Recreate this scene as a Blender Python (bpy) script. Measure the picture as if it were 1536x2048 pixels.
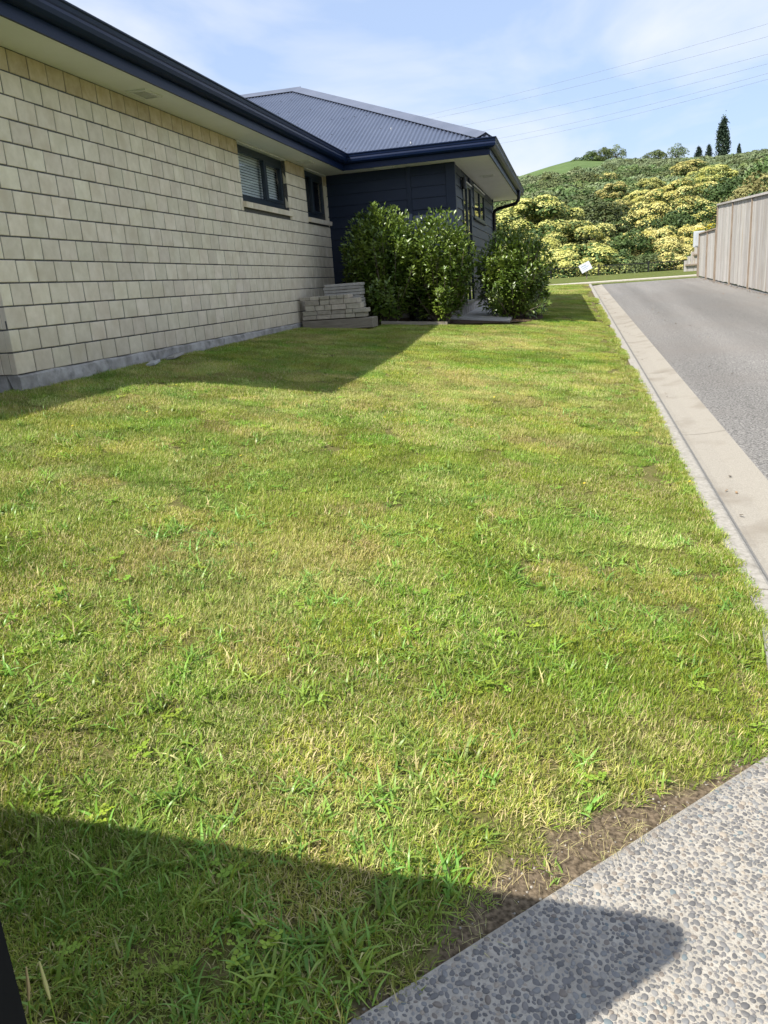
import bpy, math, random
import numpy as np
from mathutils import Vector, Matrix

for o in list(bpy.data.objects):
    bpy.data.objects.remove(o)
scene = bpy.context.scene
COL = scene.collection
R = math.radians

# ------------------------------------------------------------------ camera
cam_d = bpy.data.cameras.new('camera')
cam = bpy.data.objects.new('camera', cam_d)
COL.objects.link(cam)
cam_d.sensor_fit = 'VERTICAL'
cam_d.sensor_height = 24.0
cam_d.lens = 1548.18 / 2048 * 24.0
cam_d.clip_start = 0.02
cam_d.clip_end = 6000
CR = Vector((0.97252528, 0.22163228, -0.07123))
CU = Vector((0.00462186, 0.28753194, 0.9577599))
CF = Vector((-0.23275141, 0.93177493, -0.27860772))
cam.matrix_world = Matrix(((CR.x, CU.x, -CF.x, 0), (CR.y, CU.y, -CF.y, 0), (CR.z, CU.z, -CF.z, 1.42), (0, 0, 0, 1)))
scene.camera = cam

# ------------------------------------------------------------------ sky and sun
SUN = Vector((-0.53, -0.58, 1.0)).normalized()
world = bpy.data.worlds.new('World')
scene.world = world
world.use_nodes = True
wn, wl = world.node_tree.nodes, world.node_tree.links
wn.clear()
w_out = wn.new('ShaderNodeOutputWorld')
w_bg = wn.new('ShaderNodeBackground')
w_bg.inputs['Strength'].default_value = 0.15
w_sky = wn.new('ShaderNodeTexSky')
w_sky.sky_type = 'NISHITA'
w_sky.sun_disc = False
w_sky.sun_elevation = math.asin(SUN.z)
w_sky.sun_rotation = math.atan2(SUN.x, SUN.y)
w_sky.air_density = 1.0
w_sky.dust_density = 1.6
w_sky.ozone_density = 4.0
w_co = wn.new('ShaderNodeTexCoord')
w_map = wn.new('ShaderNodeMapping')
w_map.inputs['Scale'].default_value = (1.7, 1.7, 5.5)
w_map.inputs['Location'].default_value = (0.35, 0.1, 0.25)
w_noise = wn.new('ShaderNodeTexNoise')
w_noise.inputs['Scale'].default_value = 1.5
w_noise.inputs['Detail'].default_value = 6
w_noise.inputs['Roughness'].default_value = 0.52
w_noise.inputs['Distortion'].default_value = 0.4
w_ramp = wn.new('ShaderNodeValToRGB')
w_ramp.color_ramp.elements[0].position = 0.40
w_ramp.color_ramp.elements[0].color = (0, 0, 0, 1)
w_ramp.color_ramp.elements[1].position = 0.64
w_ramp.color_ramp.elements[1].color = (1, 1, 1, 1)
w_mul = wn.new('ShaderNodeMath'); w_mul.operation = 'MULTIPLY'
w_mul.inputs[1].default_value = 0.85
w_haze = wn.new('ShaderNodeMixRGB')
w_haze.inputs['Fac'].default_value = 0.68
w_haze.inputs['Color2'].default_value = (2.05, 2.50, 3.45, 1)
w_mix = wn.new('ShaderNodeMixRGB')
w_mix.inputs['Color2'].default_value = (3.55, 3.70, 3.95, 1)
wl.new(w_co.outputs['Generated'], w_map.inputs['Vector'])
wl.new(w_map.outputs['Vector'], w_noise.inputs['Vector'])
wl.new(w_noise.outputs['Fac'], w_ramp.inputs['Fac'])
wl.new(w_ramp.outputs['Color'], w_mul.inputs[0])
wl.new(w_mul.outputs['Value'], w_mix.inputs['Fac'])
wl.new(w_sky.outputs['Color'], w_haze.inputs['Color1'])
wl.new(w_haze.outputs['Color'], w_mix.inputs['Color1'])
wl.new(w_mix.outputs['Color'], w_bg.inputs['Color'])
wl.new(w_bg.outputs['Background'], w_out.inputs['Surface'])

sun_d = bpy.data.lights.new('sun', 'SUN')
sun_d.energy = 4.6
sun_d.angle = R(0.6)
sun_d.color = (1.0, 0.95, 0.86)
sun = bpy.data.objects.new('sun', sun_d)
COL.objects.link(sun)
sun.rotation_euler = SUN.to_track_quat('Z', 'Y').to_euler()
sun.location = (-10, -10, 20)

vs = scene.view_settings
vs.view_transform = 'Standard'
vs.look = 'None'
vs.exposure = 0.85
vs.gamma = 1.0
vs.use_curve_mapping = False
cy = scene.cycles
cy.max_bounces = 4
cy.diffuse_bounces = 2
cy.glossy_bounces = 2
cy.transmission_bounces = 2
cy.transparent_max_bounces = 8
cy.sample_clamp_indirect = 6.0
cy.use_adaptive_sampling = True
cy.adaptive_threshold = 0.015
cy.use_denoising = True
cy.denoising_input_passes = 'RGB_ALBEDO_NORMAL'

# ------------------------------------------------------------------ helpers
rng = random.Random(7)
nr = np.random.RandomState(11)


def tag(o, label=None, cat=None, group=None, kind=None):
    if label: o['label'] = label
    if cat: o['category'] = cat
    if group: o['group'] = group
    if kind: o['kind'] = kind
    return o


def empty(name, loc=(0, 0, 0)):
    o = bpy.data.objects.new(name, None)
    COL.objects.link(o)
    o.location = loc
    o.empty_display_size = 0.2
    return o


def adopt(o, parent):
    """parent a world-space object without moving it (no parent here is ever rotated or scaled)"""
    o.parent = parent
    t = Vector(parent.location)
    o.matrix_parent_inverse = Matrix.Translation(-t)
    return o


def mesh_obj(name, verts, faces, mat=None, parent=None, smooth=False, link=True):
    me = bpy.data.meshes.new(name)
    me.from_pydata([tuple(v) for v in verts], [], [tuple(f) for f in faces])
    if smooth:
        me.polygons.foreach_set('use_smooth', [True] * len(me.polygons))
    if mat is not None:
        for m in (mat if isinstance(mat, (list, tuple)) else [mat]):
            me.materials.append(m)
    me.update()
    o = bpy.data.objects.new(name, me)
    if link:
        COL.objects.link(o)
    if parent is not None:
        adopt(o, parent)
    return o


def inst(name, me, loc, parent=None, rot=(0, 0, 0), scale=(1, 1, 1)):
    o = bpy.data.objects.new(name, me)
    COL.objects.link(o)
    o.location = loc
    o.rotation_euler = rot
    o.scale = scale
    if parent is not None:
        adopt(o, parent)
    return o


class MB:
    def __init__(self):
        self.v, self.f = [], []

    def add(self, v, f):
        n = len(self.v)
        self.v += [tuple(a) for a in v]
        self.f += [tuple(i + n for i in q) for q in f]
        return self

    def box(self, x0, x1, y0, y1, z0, z1):
        return self.add([(x0, y0, z0), (x1, y0, z0), (x1, y1, z0), (x0, y1, z0), (x0, y0, z1), (x1, y0, z1), (x1, y1, z1), (x0, y1, z1)],
                        [(0, 3, 2, 1), (4, 5, 6, 7), (0, 1, 5, 4), (1, 2, 6, 5), (2, 3, 7, 6), (3, 0, 4, 7)])

    def bbox(self, x0, x1, y0, y1, z0, z1, b=0.004):
        """box with all edges chamfered"""
        v, f = [], []
        X, Y, Z = (x0, x1), (y0, y1), (z0, z1)
        s = (1, -1)
        idx = {}
        for i in (0, 1):
            for j in (0, 1):
                for k in (0, 1):
                    idx[i, j, k, 0] = len(v); v.append((X[i], Y[j] + s[j] * b, Z[k] + s[k] * b))
                    idx[i, j, k, 1] = len(v); v.append((X[i] + s[i] * b, Y[j], Z[k] + s[k] * b))
                    idx[i, j, k, 2] = len(v); v.append((X[i] + s[i] * b, Y[j] + s[j] * b, Z[k]))
        I = lambda i, j, k, a: idx[i, j, k, a]
        f += [(I(0, 0, 0, 0), I(0, 0, 1, 0), I(0, 1, 1, 0), I(0, 1, 0, 0)), (I(1, 0, 0, 0), I(1, 1, 0, 0), I(1, 1, 1, 0), I(1, 0, 1, 0))]
        f += [(I(0, 0, 0, 1), I(1, 0, 0, 1), I(1, 0, 1, 1), I(0, 0, 1, 1)), (I(0, 1, 0, 1), I(0, 1, 1, 1), I(1, 1, 1, 1), I(1, 1, 0, 1))]
        f += [(I(0, 0, 0, 2), I(0, 1, 0, 2), I(1, 1, 0, 2), I(1, 0, 0, 2)), (I(0, 0, 1, 2), I(1, 0, 1, 2), I(1, 1, 1, 2), I(0, 1, 1, 2))]
        for k in (0, 1):
            for i in (0, 1):
                f.append((I(i, 0, k, 0), I(i, 1, k, 0), I(i, 1, k, 2), I(i, 0, k, 2)))
            for j in (0, 1):
                f.append((I(0, j, k, 1), I(1, j, k, 1), I(1, j, k, 2), I(0, j, k, 2)))
        for i in (0, 1):
            for j in (0, 1):
                f.append((I(i, j, 0, 0), I(i, j, 1, 0), I(i, j, 1, 1), I(i, j, 0, 1)))
                for k in (0, 1):
                    f.append((I(i, j, k, 0), I(i, j, k, 1), I(i, j, k, 2)))
        return self.add(v, f)

    def tube(self, pts, rad, n=8, cap=True):
        pts = [Vector(q) for q in pts]
        rads = rad if isinstance(rad, (list, tuple)) else [rad] * len(pts)
        v, f = [], []
        ref = None
        for i, q in enumerate(pts):
            d = (pts[min(i + 1, len(pts) - 1)] - pts[max(i - 1, 0)]).normalized()
            if ref is None:
                ref = d.orthogonal().normalized()
            a = (ref - d * ref.dot(d)).normalized()
            ref = a
            b = d.cross(a)
            for k in range(n):
                t = 2 * math.pi * k / n
                v.append(q + (a * math.cos(t) + b * math.sin(t)) * rads[i])
        for i in range(len(pts) - 1):
            for k in range(n):
                f.append((i * n + k, i * n + (k + 1) % n, (i + 1) * n + (k + 1) % n, (i + 1) * n + k))
        if cap:
            f.append(tuple(range(n - 1, -1, -1)))
            f.append(tuple((len(pts) - 1) * n + k for k in range(n)))
        return self.add(v, f)

    def sweep(self, prof, paths, closed=True):
        """prof: 2-D list; paths: function(point2d) -> list of 3-D points; joins successive sections"""
        secs = [paths(q) for q in prof]
        m, n = len(secs[0]), len(prof)
        v = [secs[i][s] for s in range(m) for i in range(n)]
        f = []
        for s in range(m - 1):
            for i in range(n if closed else n - 1):
                j = (i + 1) % n
                f.append((s * n + i, s * n + j, (s + 1) * n + j, (s + 1) * n + i))
        if closed:
            f.append(tuple(range(n - 1, -1, -1)))
            f.append(tuple((m - 1) * n + i for i in range(n)))
        return self.add(v, f)

    def build(self, name, mat, parent=None, smooth=False):
        return mesh_obj(name, self.v, self.f, mat, parent, smooth)


# ------------------------------------------------------------------ materials
def nmat(name, c1, c2=None, scale=5.0, rough=0.7, bump=0.0, bscale=None, detail=4, c3=None, s3=None, f3=(0.55, 0.7),
         objrand=0.0, metallic=0.0, spec=0.5, stretch=None, trans=0.0, coat=0.0, nrange=(0.35, 0.65), coord='pos', hue=0.0):
    m = bpy.data.materials.new(name)
    m.use_nodes = True
    N, L = m.node_tree.nodes, m.node_tree.links
    b = N['Principled BSDF']
    out = N['Material Output']
    b.inputs['Roughness'].default_value = rough
    b.inputs['Metallic'].default_value = metallic
    b.inputs['Specular IOR Level'].default_value = spec
    b.inputs['Coat Weight'].default_value = coat
    if coord == 'pos':
        vec = N.new('ShaderNodeNewGeometry').outputs['Position']
    else:
        vec = N.new('ShaderNodeTexCoord').outputs['Object']
    if stretch:
        mp = N.new('ShaderNodeMapping')
        mp.inputs['Scale'].default_value = stretch
        L.new(vec, mp.inputs['Vector'])
        vec = mp.outputs['Vector']
    col = None
    if c2 is None:
        c2 = c1
    nz = N.new('ShaderNodeTexNoise')
    nz.inputs['Scale'].default_value = scale
    nz.inputs['Detail'].default_value = detail
    nz.inputs['Roughness'].default_value = 0.6
    L.new(vec, nz.inputs['Vector'])
    rp = N.new('ShaderNodeValToRGB')
    rp.color_ramp.elements[0].position = nrange[0]
    rp.color_ramp.elements[0].color = (*c1, 1)
    rp.color_ramp.elements[1].position = nrange[1]
    rp.color_ramp.elements[1].color = (*c2, 1)
    L.new(nz.outputs['Fac'], rp.inputs['Fac'])
    col = rp.outputs['Color']
    if c3 is not None:
        n3 = N.new('ShaderNodeTexNoise')
        n3.inputs['Scale'].default_value = s3 or scale * 0.2
        n3.inputs['Detail'].default_value = 5
        L.new(vec, n3.inputs['Vector'])
        r3 = N.new('ShaderNodeValToRGB')
        r3.color_ramp.elements[0].position = f3[0]
        r3.color_ramp.elements[0].color = (0, 0, 0, 1)
        r3.color_ramp.elements[1].position = f3[1]
        r3.color_ramp.elements[1].color = (1, 1, 1, 1)
        L.new(n3.outputs['Fac'], r3.inputs['Fac'])
        mx = N.new('ShaderNodeMixRGB')
        mx.inputs['Color2'].default_value = (*c3, 1)
        L.new(r3.outputs['Color'], mx.inputs['Fac'])
        L.new(col, mx.inputs['Color1'])
        col = mx.outputs['Color']
    if objrand or hue:
        oi = N.new('ShaderNodeObjectInfo')
        hs = N.new('ShaderNodeHueSaturation')
        ma = N.new('ShaderNodeMath'); ma.operation = 'MULTIPLY_ADD'
        ma.inputs[1].default_value = 2 * objrand
        ma.inputs[2].default_value = 1 - objrand
        L.new(oi.outputs['Random'], ma.inputs[0])
        L.new(ma.outputs['Value'], hs.inputs['Value'])
        if hue:
            m7 = N.new('ShaderNodeMath'); m7.operation = 'MULTIPLY'; m7.inputs[1].default_value = 7.31
            fr = N.new('ShaderNodeMath'); fr.operation = 'FRACT'
            mh = N.new('ShaderNodeMath'); mh.operation = 'MULTIPLY_ADD'
            mh.inputs[1].default_value = 2 * hue
            mh.inputs[2].default_value = 0.5 - hue
            L.new(oi.outputs['Random'], m7.inputs[0])
            L.new(m7.outputs['Value'], fr.inputs[0])
            L.new(fr.outputs['Value'], mh.inputs[0])
            L.new(mh.outputs['Value'], hs.inputs['Hue'])
        L.new(col, hs.inputs['Color'])
        col = hs.outputs['Color']
    L.new(col, b.inputs['Base Color'])
    if bump:
        nb = N.new('ShaderNodeTexNoise')
        nb.inputs['Scale'].default_value = bscale or scale * 4
        nb.inputs['Detail'].default_value = 5
        L.new(vec, nb.inputs['Vector'])
        bp = N.new('ShaderNodeBump')
        bp.inputs['Strength'].default_value = 1.0
        bp.inputs['Distance'].default_value = bump
        L.new(nb.outputs['Fac'], bp.inputs['Height'])
        L.new(bp.outputs['Normal'], b.inputs['Normal'])
    if trans:
        tr = N.new('ShaderNodeBsdfTranslucent')
        L.new(col, tr.inputs['Color'])
        ms = N.new('ShaderNodeMixShader')
        ms.inputs['Fac'].default_value = trans
        L.new(b.outputs['BSDF'], ms.inputs[1])
        L.new(tr.outputs['BSDF'], ms.inputs[2])
        L.new(ms.outputs['Shader'], out.inputs['Surface'])
    return m


def glass_mat(name, tint=(0.96, 0.98, 0.98), refl=0.12):
    m = bpy.data.materials.new(name)
    m.use_nodes = True
    N, L = m.node_tree.nodes, m.node_tree.links
    N.clear()
    out = N.new('ShaderNodeOutputMaterial')
    t = N.new('ShaderNodeBsdfTransparent'); t.inputs['Color'].default_value = (*tint, 1)
    g = N.new('ShaderNodeBsdfGlossy'); g.inputs['Roughness'].default_value = 0.01
    fr = N.new('ShaderNodeFresnel'); fr.inputs['IOR'].default_value = 1.5
    ad = N.new('ShaderNodeMath'); ad.operation = 'ADD'; ad.use_clamp = True
    ad.inputs[1].default_value = refl
    ms = N.new('ShaderNodeMixShader')
    L.new(fr.outputs['Fac'], ad.inputs[0])
    ge_ = N.new('ShaderNodeNewGeometry')
    inv = N.new('ShaderNodeMath'); inv.operation = 'SUBTRACT'; inv.inputs[0].default_value = 1.0
    mu = N.new('ShaderNodeMath'); mu.operation = 'MULTIPLY'
    L.new(ge_.outputs['Backfacing'], inv.inputs[1])
    L.new(ad.outputs['Value'], mu.inputs[0]); L.new(inv.outputs['Value'], mu.inputs[1])
    L.new(mu.outputs['Value'], ms.inputs['Fac'])
    L.new(t.outputs['BSDF'], ms.inputs[1])
    L.new(g.outputs['BSDF'], ms.inputs[2])
    L.new(ms.outputs['Shader'], out.inputs['Surface'])
    return m


M = {}
M['brick'] = nmat('brick_face', (0.66, 0.575, 0.435), (0.76, 0.67, 0.53), 9, 0.9, 0.0015, 260, objrand=0.09, hue=0.008,
                  c3=(0.61, 0.515, 0.375), s3=5, f3=(0.5, 0.8), spec=0.2)
M['brick_top'] = nmat('brick_top_course', (0.46, 0.355, 0.215), (0.57, 0.465, 0.31), 9, 0.9, 0.0015, 260, objrand=0.10, spec=0.2)  # browner, darker brick colour for the top course only
def splash(m):
    N, L = m.node_tree.nodes, m.node_tree.links
    b = N['Principled BSDF']
    src = b.inputs['Base Color'].links[0].from_socket
    ge = N.new('ShaderNodeNewGeometry'); sp = N.new('ShaderNodeSeparateXYZ'); L.new(ge.outputs['Position'], sp.inputs[0])
    mr = N.new('ShaderNodeMapRange'); mr.inputs['From Min'].default_value = 0.95; mr.inputs['From Max'].default_value = 1.45
    mr.inputs['To Min'].default_value = 0.62; mr.inputs['To Max'].default_value = 0.0
    L.new(sp.outputs['Z'], mr.inputs['Value'])
    nz = N.new('ShaderNodeTexNoise'); nz.inputs['Scale'].default_value = 7; nz.inputs['Detail'].default_value = 7; nz.inputs['Roughness'].default_value = 0.7
    L.new(ge.outputs['Position'], nz.inputs['Vector'])
    mu = N.new('ShaderNodeMath'); mu.operation = 'MULTIPLY'
    L.new(mr.outputs['Result'], mu.inputs[0]); L.new(nz.outputs['Fac'], mu.inputs[1])
    mx = N.new('ShaderNodeMixRGB'); mx.inputs['Color2'].default_value = (0.30, 0.25, 0.18, 1)
    L.new(mu.outputs['Value'], mx.inputs['Fac']); L.new(src, mx.inputs['Color1'])
    L.new(mx.outputs['Color'], b.inputs['Base Color'])


splash(M['brick'])
M['mortar'] = nmat('mortar', (0.08, 0.077, 0.072), (0.14, 0.135, 0.128), 60, 0.95, 0.002, 200, spec=0.1)
M['plinth'] = nmat('plinth_concrete', (0.24, 0.225, 0.205), (0.42, 0.40, 0.375), 6, 0.95, 0.012, 14, c3=(0.17, 0.165, 0.155), s3=7, f3=(0.58, 0.72), spec=0.2)
M['navy'] = nmat('navy_paint', (0.009, 0.016, 0.034), (0.012, 0.020, 0.040), 3, 0.5, 0.0006, 60, spec=0.3)
M['navy_gloss'] = nmat('navy_colour_steel', (0.0035, 0.011, 0.040), (0.0045, 0.013, 0.046), 4, 0.42, spec=0.22)
M['frame'] = nmat('window_aluminium', (0.008, 0.017, 0.028), (0.010, 0.020, 0.033), 6, 0.4, spec=0.5)
M['roof'] = nmat('corrugated_steel', (0.055, 0.070, 0.112), (0.068, 0.084, 0.130), 1.6, 0.36, spec=0.5, c3=(0.080, 0.095, 0.135), s3=9, f3=(0.6, 0.8))
M['ridge'] = nmat('ridge_flashing', (0.085, 0.10, 0.14), (0.105, 0.12, 0.165), 3, 0.42, spec=0.5)
M['soffit'] = nmat('soffit_paint', (0.74, 0.74, 0.72), (0.79, 0.79, 0.77), 2, 0.55, spec=0.35)
M['trim'] = nmat('white_trim', (0.66, 0.66, 0.63), (0.72, 0.72, 0.70), 8, 0.5)
M['vent'] = nmat('vent_plastic', (0.66, 0.66, 0.64), (0.72, 0.72, 0.70), 20, 0.6)
M['grille'] = nmat('vent_grille', (0.04, 0.04, 0.04), (0.06, 0.06, 0.06), 90, 0.8)
M['glass'] = glass_mat('window_glass', refl=0.05)
M['blind'] = nmat('blind_slats', (0.76, 0.78, 0.77), (0.82, 0.84, 0.83), 8, 0.6)
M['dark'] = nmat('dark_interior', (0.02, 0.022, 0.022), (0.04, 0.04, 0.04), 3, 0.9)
M['black'] = nmat('black_plastic', (0.008, 0.008, 0.009), (0.012, 0.012, 0.013), 6, 0.4)
M['concrete'] = nmat('patio_concrete', (0.38, 0.365, 0.335), (0.46, 0.445, 0.415), 4, 0.9, 0.002, 80, c3=(0.40, 0.38, 0.34), s3=2.2)
M['kerb'] = nmat('kerb_concrete', (0.235, 0.215, 0.180), (0.31, 0.287, 0.245), 130, 0.92, 0.0015, 220, c3=(0.20, 0.175, 0.14), s3=3.0, f3=(0.5, 0.75), spec=0.25)
M['kerb_top'] = nmat('kerb_top_concrete', (0.24, 0.225, 0.195), (0.33, 0.31, 0.275), 40, 0.92, 0.004, 90, c3=(0.19, 0.175, 0.15), s3=9, f3=(0.58, 0.75), spec=0.25)
M['timber'] = nmat('weathered_fence_timber', (0.31, 0.29, 0.265), (0.45, 0.43, 0.405), 6, 0.95, 0.003, 18, objrand=0.14, hue=0.012, stretch=(9, 9, 0.5),
                   c3=(0.30, 0.22, 0.15), s3=1.5, f3=(0.56, 0.78), spec=0.15)
M['timber_dark'] = nmat('weathered_rail_timber', (0.20, 0.155, 0.115), (0.30, 0.25, 0.20), 6, 0.95, 0.003, 18, stretch=(6, 6, 0.6), spec=0.15)
M['sleeper'] = nmat('grey_sleeper', (0.21, 0.18, 0.14), (0.30, 0.265, 0.21), 5, 0.95, 0.003, 25, stretch=(1, 8, 8), objrand=0.1, spec=0.15)
M['spare_brick'] = nmat('stacked_brick', (0.38, 0.335, 0.265), (0.50, 0.445, 0.36), 14, 0.95, 0.003, 120, objrand=0.2, hue=0.01, spec=0.15)
M['paver'] = nmat('stacked_paver', (0.32, 0.30, 0.27), (0.40, 0.38, 0.345), 12, 0.95, 0.003, 90, objrand=0.12, spec=0.15)
M['paver_pale'] = nmat('pale_paver', (0.34, 0.34, 0.33), (0.42, 0.42, 0.41), 12, 0.9)
M['mulch'] = nmat('garden_soil', (0.045, 0.032, 0.022), (0.15, 0.10, 0.065), 40, 0.95, 0.03, 35, spec=0.15)
M['bark'] = nmat('bark', (0.09, 0.07, 0.05), (0.20, 0.17, 0.13), 14, 0.95, 0.006, 40, stretch=(4, 4, 0.7), spec=0.15)
M['leaf'] = nmat('glossy_shrub_leaf', (0.075, 0.135, 0.018), (0.165, 0.225, 0.030), 3.5, 0.36, trans=0.22, spec=0.6, coord='pos', nrange=(0.35, 0.65))
M['white'] = nmat('white_board', (0.42, 0.44, 0.47), (0.50, 0.52, 0.55), 9, 0.5)
M['meter'] = nmat('meter_box_paint', (0.40, 0.43, 0.46), (0.46, 0.49, 0.51), 4, 0.5)
M['matte_black'] = nmat('matte_black_steel', (0.004, 0.005, 0.006), (0.006, 0.007, 0.008), 8, 0.75, spec=0.15)
M['wire'] = nmat('wire', (0.16, 0.17, 0.20), (0.18, 0.19, 0.22), 1, 0.6)
M['pathc'] = nmat('path_concrete', (0.34, 0.31, 0.25), (0.42, 0.39, 0.33), 6, 0.9)


# ------------------------------------------------------------------ ground shape
def sstep(a, b, x):
    t = np.clip((x - a) / (b - a), 0, 1)
    return t * t * (3 - 2 * t)


def G(x, y):
    """lawn height: falls from the house to the kerb, rises slowly away from the camera"""
    x = np.asarray(x, float); y = np.asarray(y, float)
    zk = 0.0323 * y
    zw = 0.85 + 0.0066 * (y - 5.28)
    t = np.clip((0.727 - x) / 4.89, 0, 1.0)
    z = zk + (zw - zk) * t + 0.055 * 4 * t * (1 - t) * sstep(9, 13, y)
    return z


def lat(ix, iy, seed):
    h = (ix.astype(np.int64) * 374761393 + iy.astype(np.int64) * 668265263 + seed * 1274126177) & 0x7fffffff
    h = ((h ^ (h >> 13)) * 1103515245 + 12345) & 0x7fffffff
    h = ((h ^ (h >> 11)) * 134775813 + 1) & 0x7fffffff
    return (h ^ (h >> 15)) / 0x7fffffff % 1.0


def vnoise(x, y, s, seed=0):
    x = np.asarray(x, float) * s + 1000; y = np.asarray(y, float) * s + 1000
    ix, iy = np.floor(x), np.floor(y)
    fx, fy = x - ix, y - iy
    fx, fy = fx * fx * (3 - 2 * fx), fy * fy * (3 - 2 * fy)
    a, b = lat(ix, iy, seed), lat(ix + 1, iy, seed)
    c, d = lat(ix, iy + 1, seed), lat(ix + 1, iy + 1, seed)
    return (a * (1 - fx) + b * fx) * (1 - fy) + (c * (1 - fx) + d * fx) * fy


def fbm(x, y, s, seed=0):
    return (vnoise(x, y, s, seed) * 0.55 + vnoise(x, y, s * 2.1, seed + 5) * 0.3 + vnoise(x, y, s * 4.3, seed + 9) * 0.15)


# edge of the exposed aggregate pad
PA, PB = np.array([-0.373, 0.981]), np.array([0.536, 2.055])
PD = (PB - PA) / np.linalg.norm(PB - PA)
PN = np.array([-PD[1], PD[0]])            # points to the lawn


def pad_dist(x, y):
    return (np.asarray(x) - PA[0]) * PN[0] + (np.asarray(y) - PA[1]) * PN[1]


def grid_sheet(name, xs, ys, zf, mat, parent=None, smooth=True, attr=None):
    X, Y = np.meshgrid(xs, ys)
    Z = zf(X, Y)
    v = np.stack([X, Y, Z], -1).reshape(-1, 3)
    nx, ny = len(xs), len(ys)
    f = [(j * nx + i, j * nx + i + 1, (j + 1) * nx + i + 1, (j + 1) * nx + i) for j in range(ny - 1) for i in range(nx - 1)]
    return mesh_obj(name, v.tolist(), f, mat, parent, smooth)


# far terrain: dips behind the verge, then the hill
def T(x, y):
    x = np.asarray(x, float); y = np.asarray(y, float)
    near = 0.94 + 0.0323 * (y - 30) - 0.35
    near = np.where(y < 30, 0.0323 * y - 0.35 + 0.0 * x, near)
    r = np.hypot(x, y)
    dip = -3.0 + 0.05 * np.clip(x, 0, 40)
    azd = np.degrees(np.arctan2(x, np.maximum(y, 1.0)))
    elr = np.interp(azd, [-60, -20, -3.5, -1.5, 0.5, 2.5, 5, 7, 9.5, 12, 25, 60], [4.0, 5.4, 6.42, 6.82, 7.1, 6.85, 6.5, 6.25, 6.1, 6.2, 6.4, 4.0])
    zr = 1.42 + np.tan(np.radians(elr)) * 380
    up = dip + (zr - dip) * np.clip(r - 55, 0, 325) / 325 - 0.12 * np.clip(r - 385, 0, 3000) * (r < 900) - 60 * (r >= 900)
    up = up + 1.6 * (fbm(x, y, 0.02, 3) - 0.5) * np.clip((r - 60) / 60, 0, 1)
    w = sstep(39, 52, y)
    back = y < 30
    z = near * (1 - w) + up * w
    return np.where(back, near, z)


# ------------------------------------------------------------------ terrain, verge, road
def ground_material():
    m = nmat('hill_grass', (0.070, 0.112, 0.036), (0.110, 0.158, 0.055), 0.22, 0.95, c3=(0.10, 0.12, 0.045), s3=0.05, f3=(0.60, 0.72), spec=0.1)
    return m


gx = np.concatenate([np.linspace(-1500, -160, 12), np.linspace(-140, 200, 86), np.linspace(230, 1500, 10)])
gy = np.concatenate([np.linspace(-900, -40, 10), np.linspace(-30, 60, 46), np.linspace(64, 460, 70), np.linspace(500, 3000, 8)])
M['hill'] = ground_material()
ground = grid_sheet('ground', gx, gy, T, M['hill'])
tag(ground, kind='structure')


def lawn_material():
    m = nmat('lawn_soil', (0.060, 0.055, 0.020), (0.190, 0.165, 0.070), 90, 0.98, 0.008, 60, c3=(0.11, 0.115, 0.032), s3=40, f3=(0.45, 0.6), spec=0.05)
    N, L = m.node_tree.nodes, m.node_tree.links
    b = N['Principled BSDF']
    src = b.inputs['Base Color'].links[0].from_socket
    at = N.new('ShaderNodeAttribute'); at.attribute_name = 'bare'
    mx = N.new('ShaderNodeMixRGB')
    nz = N.new('ShaderNodeTexNoise'); nz.inputs['Scale'].default_value = 90; nz.inputs['Detail'].default_value = 6
    ge = N.new('ShaderNodeNewGeometry'); L.new(ge.outputs['Position'], nz.inputs['Vector'])
    rp = N.new('ShaderNodeValToRGB')
    rp.color_ramp.elements[0].position = 0.36; rp.color_ramp.elements[0].color = (0.060, 0.046, 0.030, 1)
    rp.color_ramp.elements[1].position = 0.68; rp.color_ramp.elements[1].color = (0.195, 0.150, 0.100, 1)
    L.new(nz.outputs['Fac'], rp.inputs['Fac'])
    L.new(at.outputs['Fac'], mx.inputs['Fac'])
    L.new(src, mx.inputs['Color1'])
    L.new(rp.outputs['Color'], mx.inputs['Color2'])
    L.new(mx.outputs['Color'], b.inputs['Base Color'])
    return m


M['lawn'] = lawn_material()


def bareness(x, y):
    """0..1: worn earth along the pad edge, along the kerb and in a few worn spots"""
    x = np.asarray(x, float); y = np.asarray(y, float)
    n = fbm(x, y, 5.0, 21)
    d = pad_dist(x, y)
    along = (x - PA[0]) * PD[0] + (y - PA[1]) * PD[1]
    wdt = 0.030 + 0.085 * sstep(0.10, 0.45, along) * (1 - sstep(0.85, 1.15, along)) + 0.14 * (n - 0.5)
    wdt = np.maximum(wdt, 0.012)
    b1 = 1 - sstep(wdt * 0.75, wdt * 1.2, d)
    n2 = fbm(x, y, 2.2, 33)
    b2 = 1 - sstep(0.0, 0.05, 0.727 - x - 0.55 * np.clip(n2 - 0.5, 0, 1))
    n3 = fbm(x, y, 1.7, 57)
    b3 = 0.0 * n3
    return np.clip(np.maximum(np.maximum(b1, b2), b3), 0, 1)


def lawn_z(x, y):
    return G(x, y) - 0.012 + 0.008 * (fbm(x, y, 2.5, 77) - 0.5)


lx = np.concatenate([np.linspace(-9, -4.4, 8), np.linspace(-4.2, 0.722, 124)])
ly = np.concatenate([np.linspace(-6, 0.2, 14), np.linspace(0.3, 5, 118), np.linspace(5.1, 30.4, 130)])
X, Y = np.meshgrid(lx, ly)
keep = pad_dist(X, Y) > -0.02
Z = lawn_z(X, Y)
idx = -np.ones(X.shape, int)
vv, ff, bb = [], [], []


def vid(j, i):
    if idx[j, i] < 0:
        idx[j, i] = len(vv)
        vv.append((X[j, i], Y[j, i], Z[j, i]))
    return int(idx[j, i])


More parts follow.
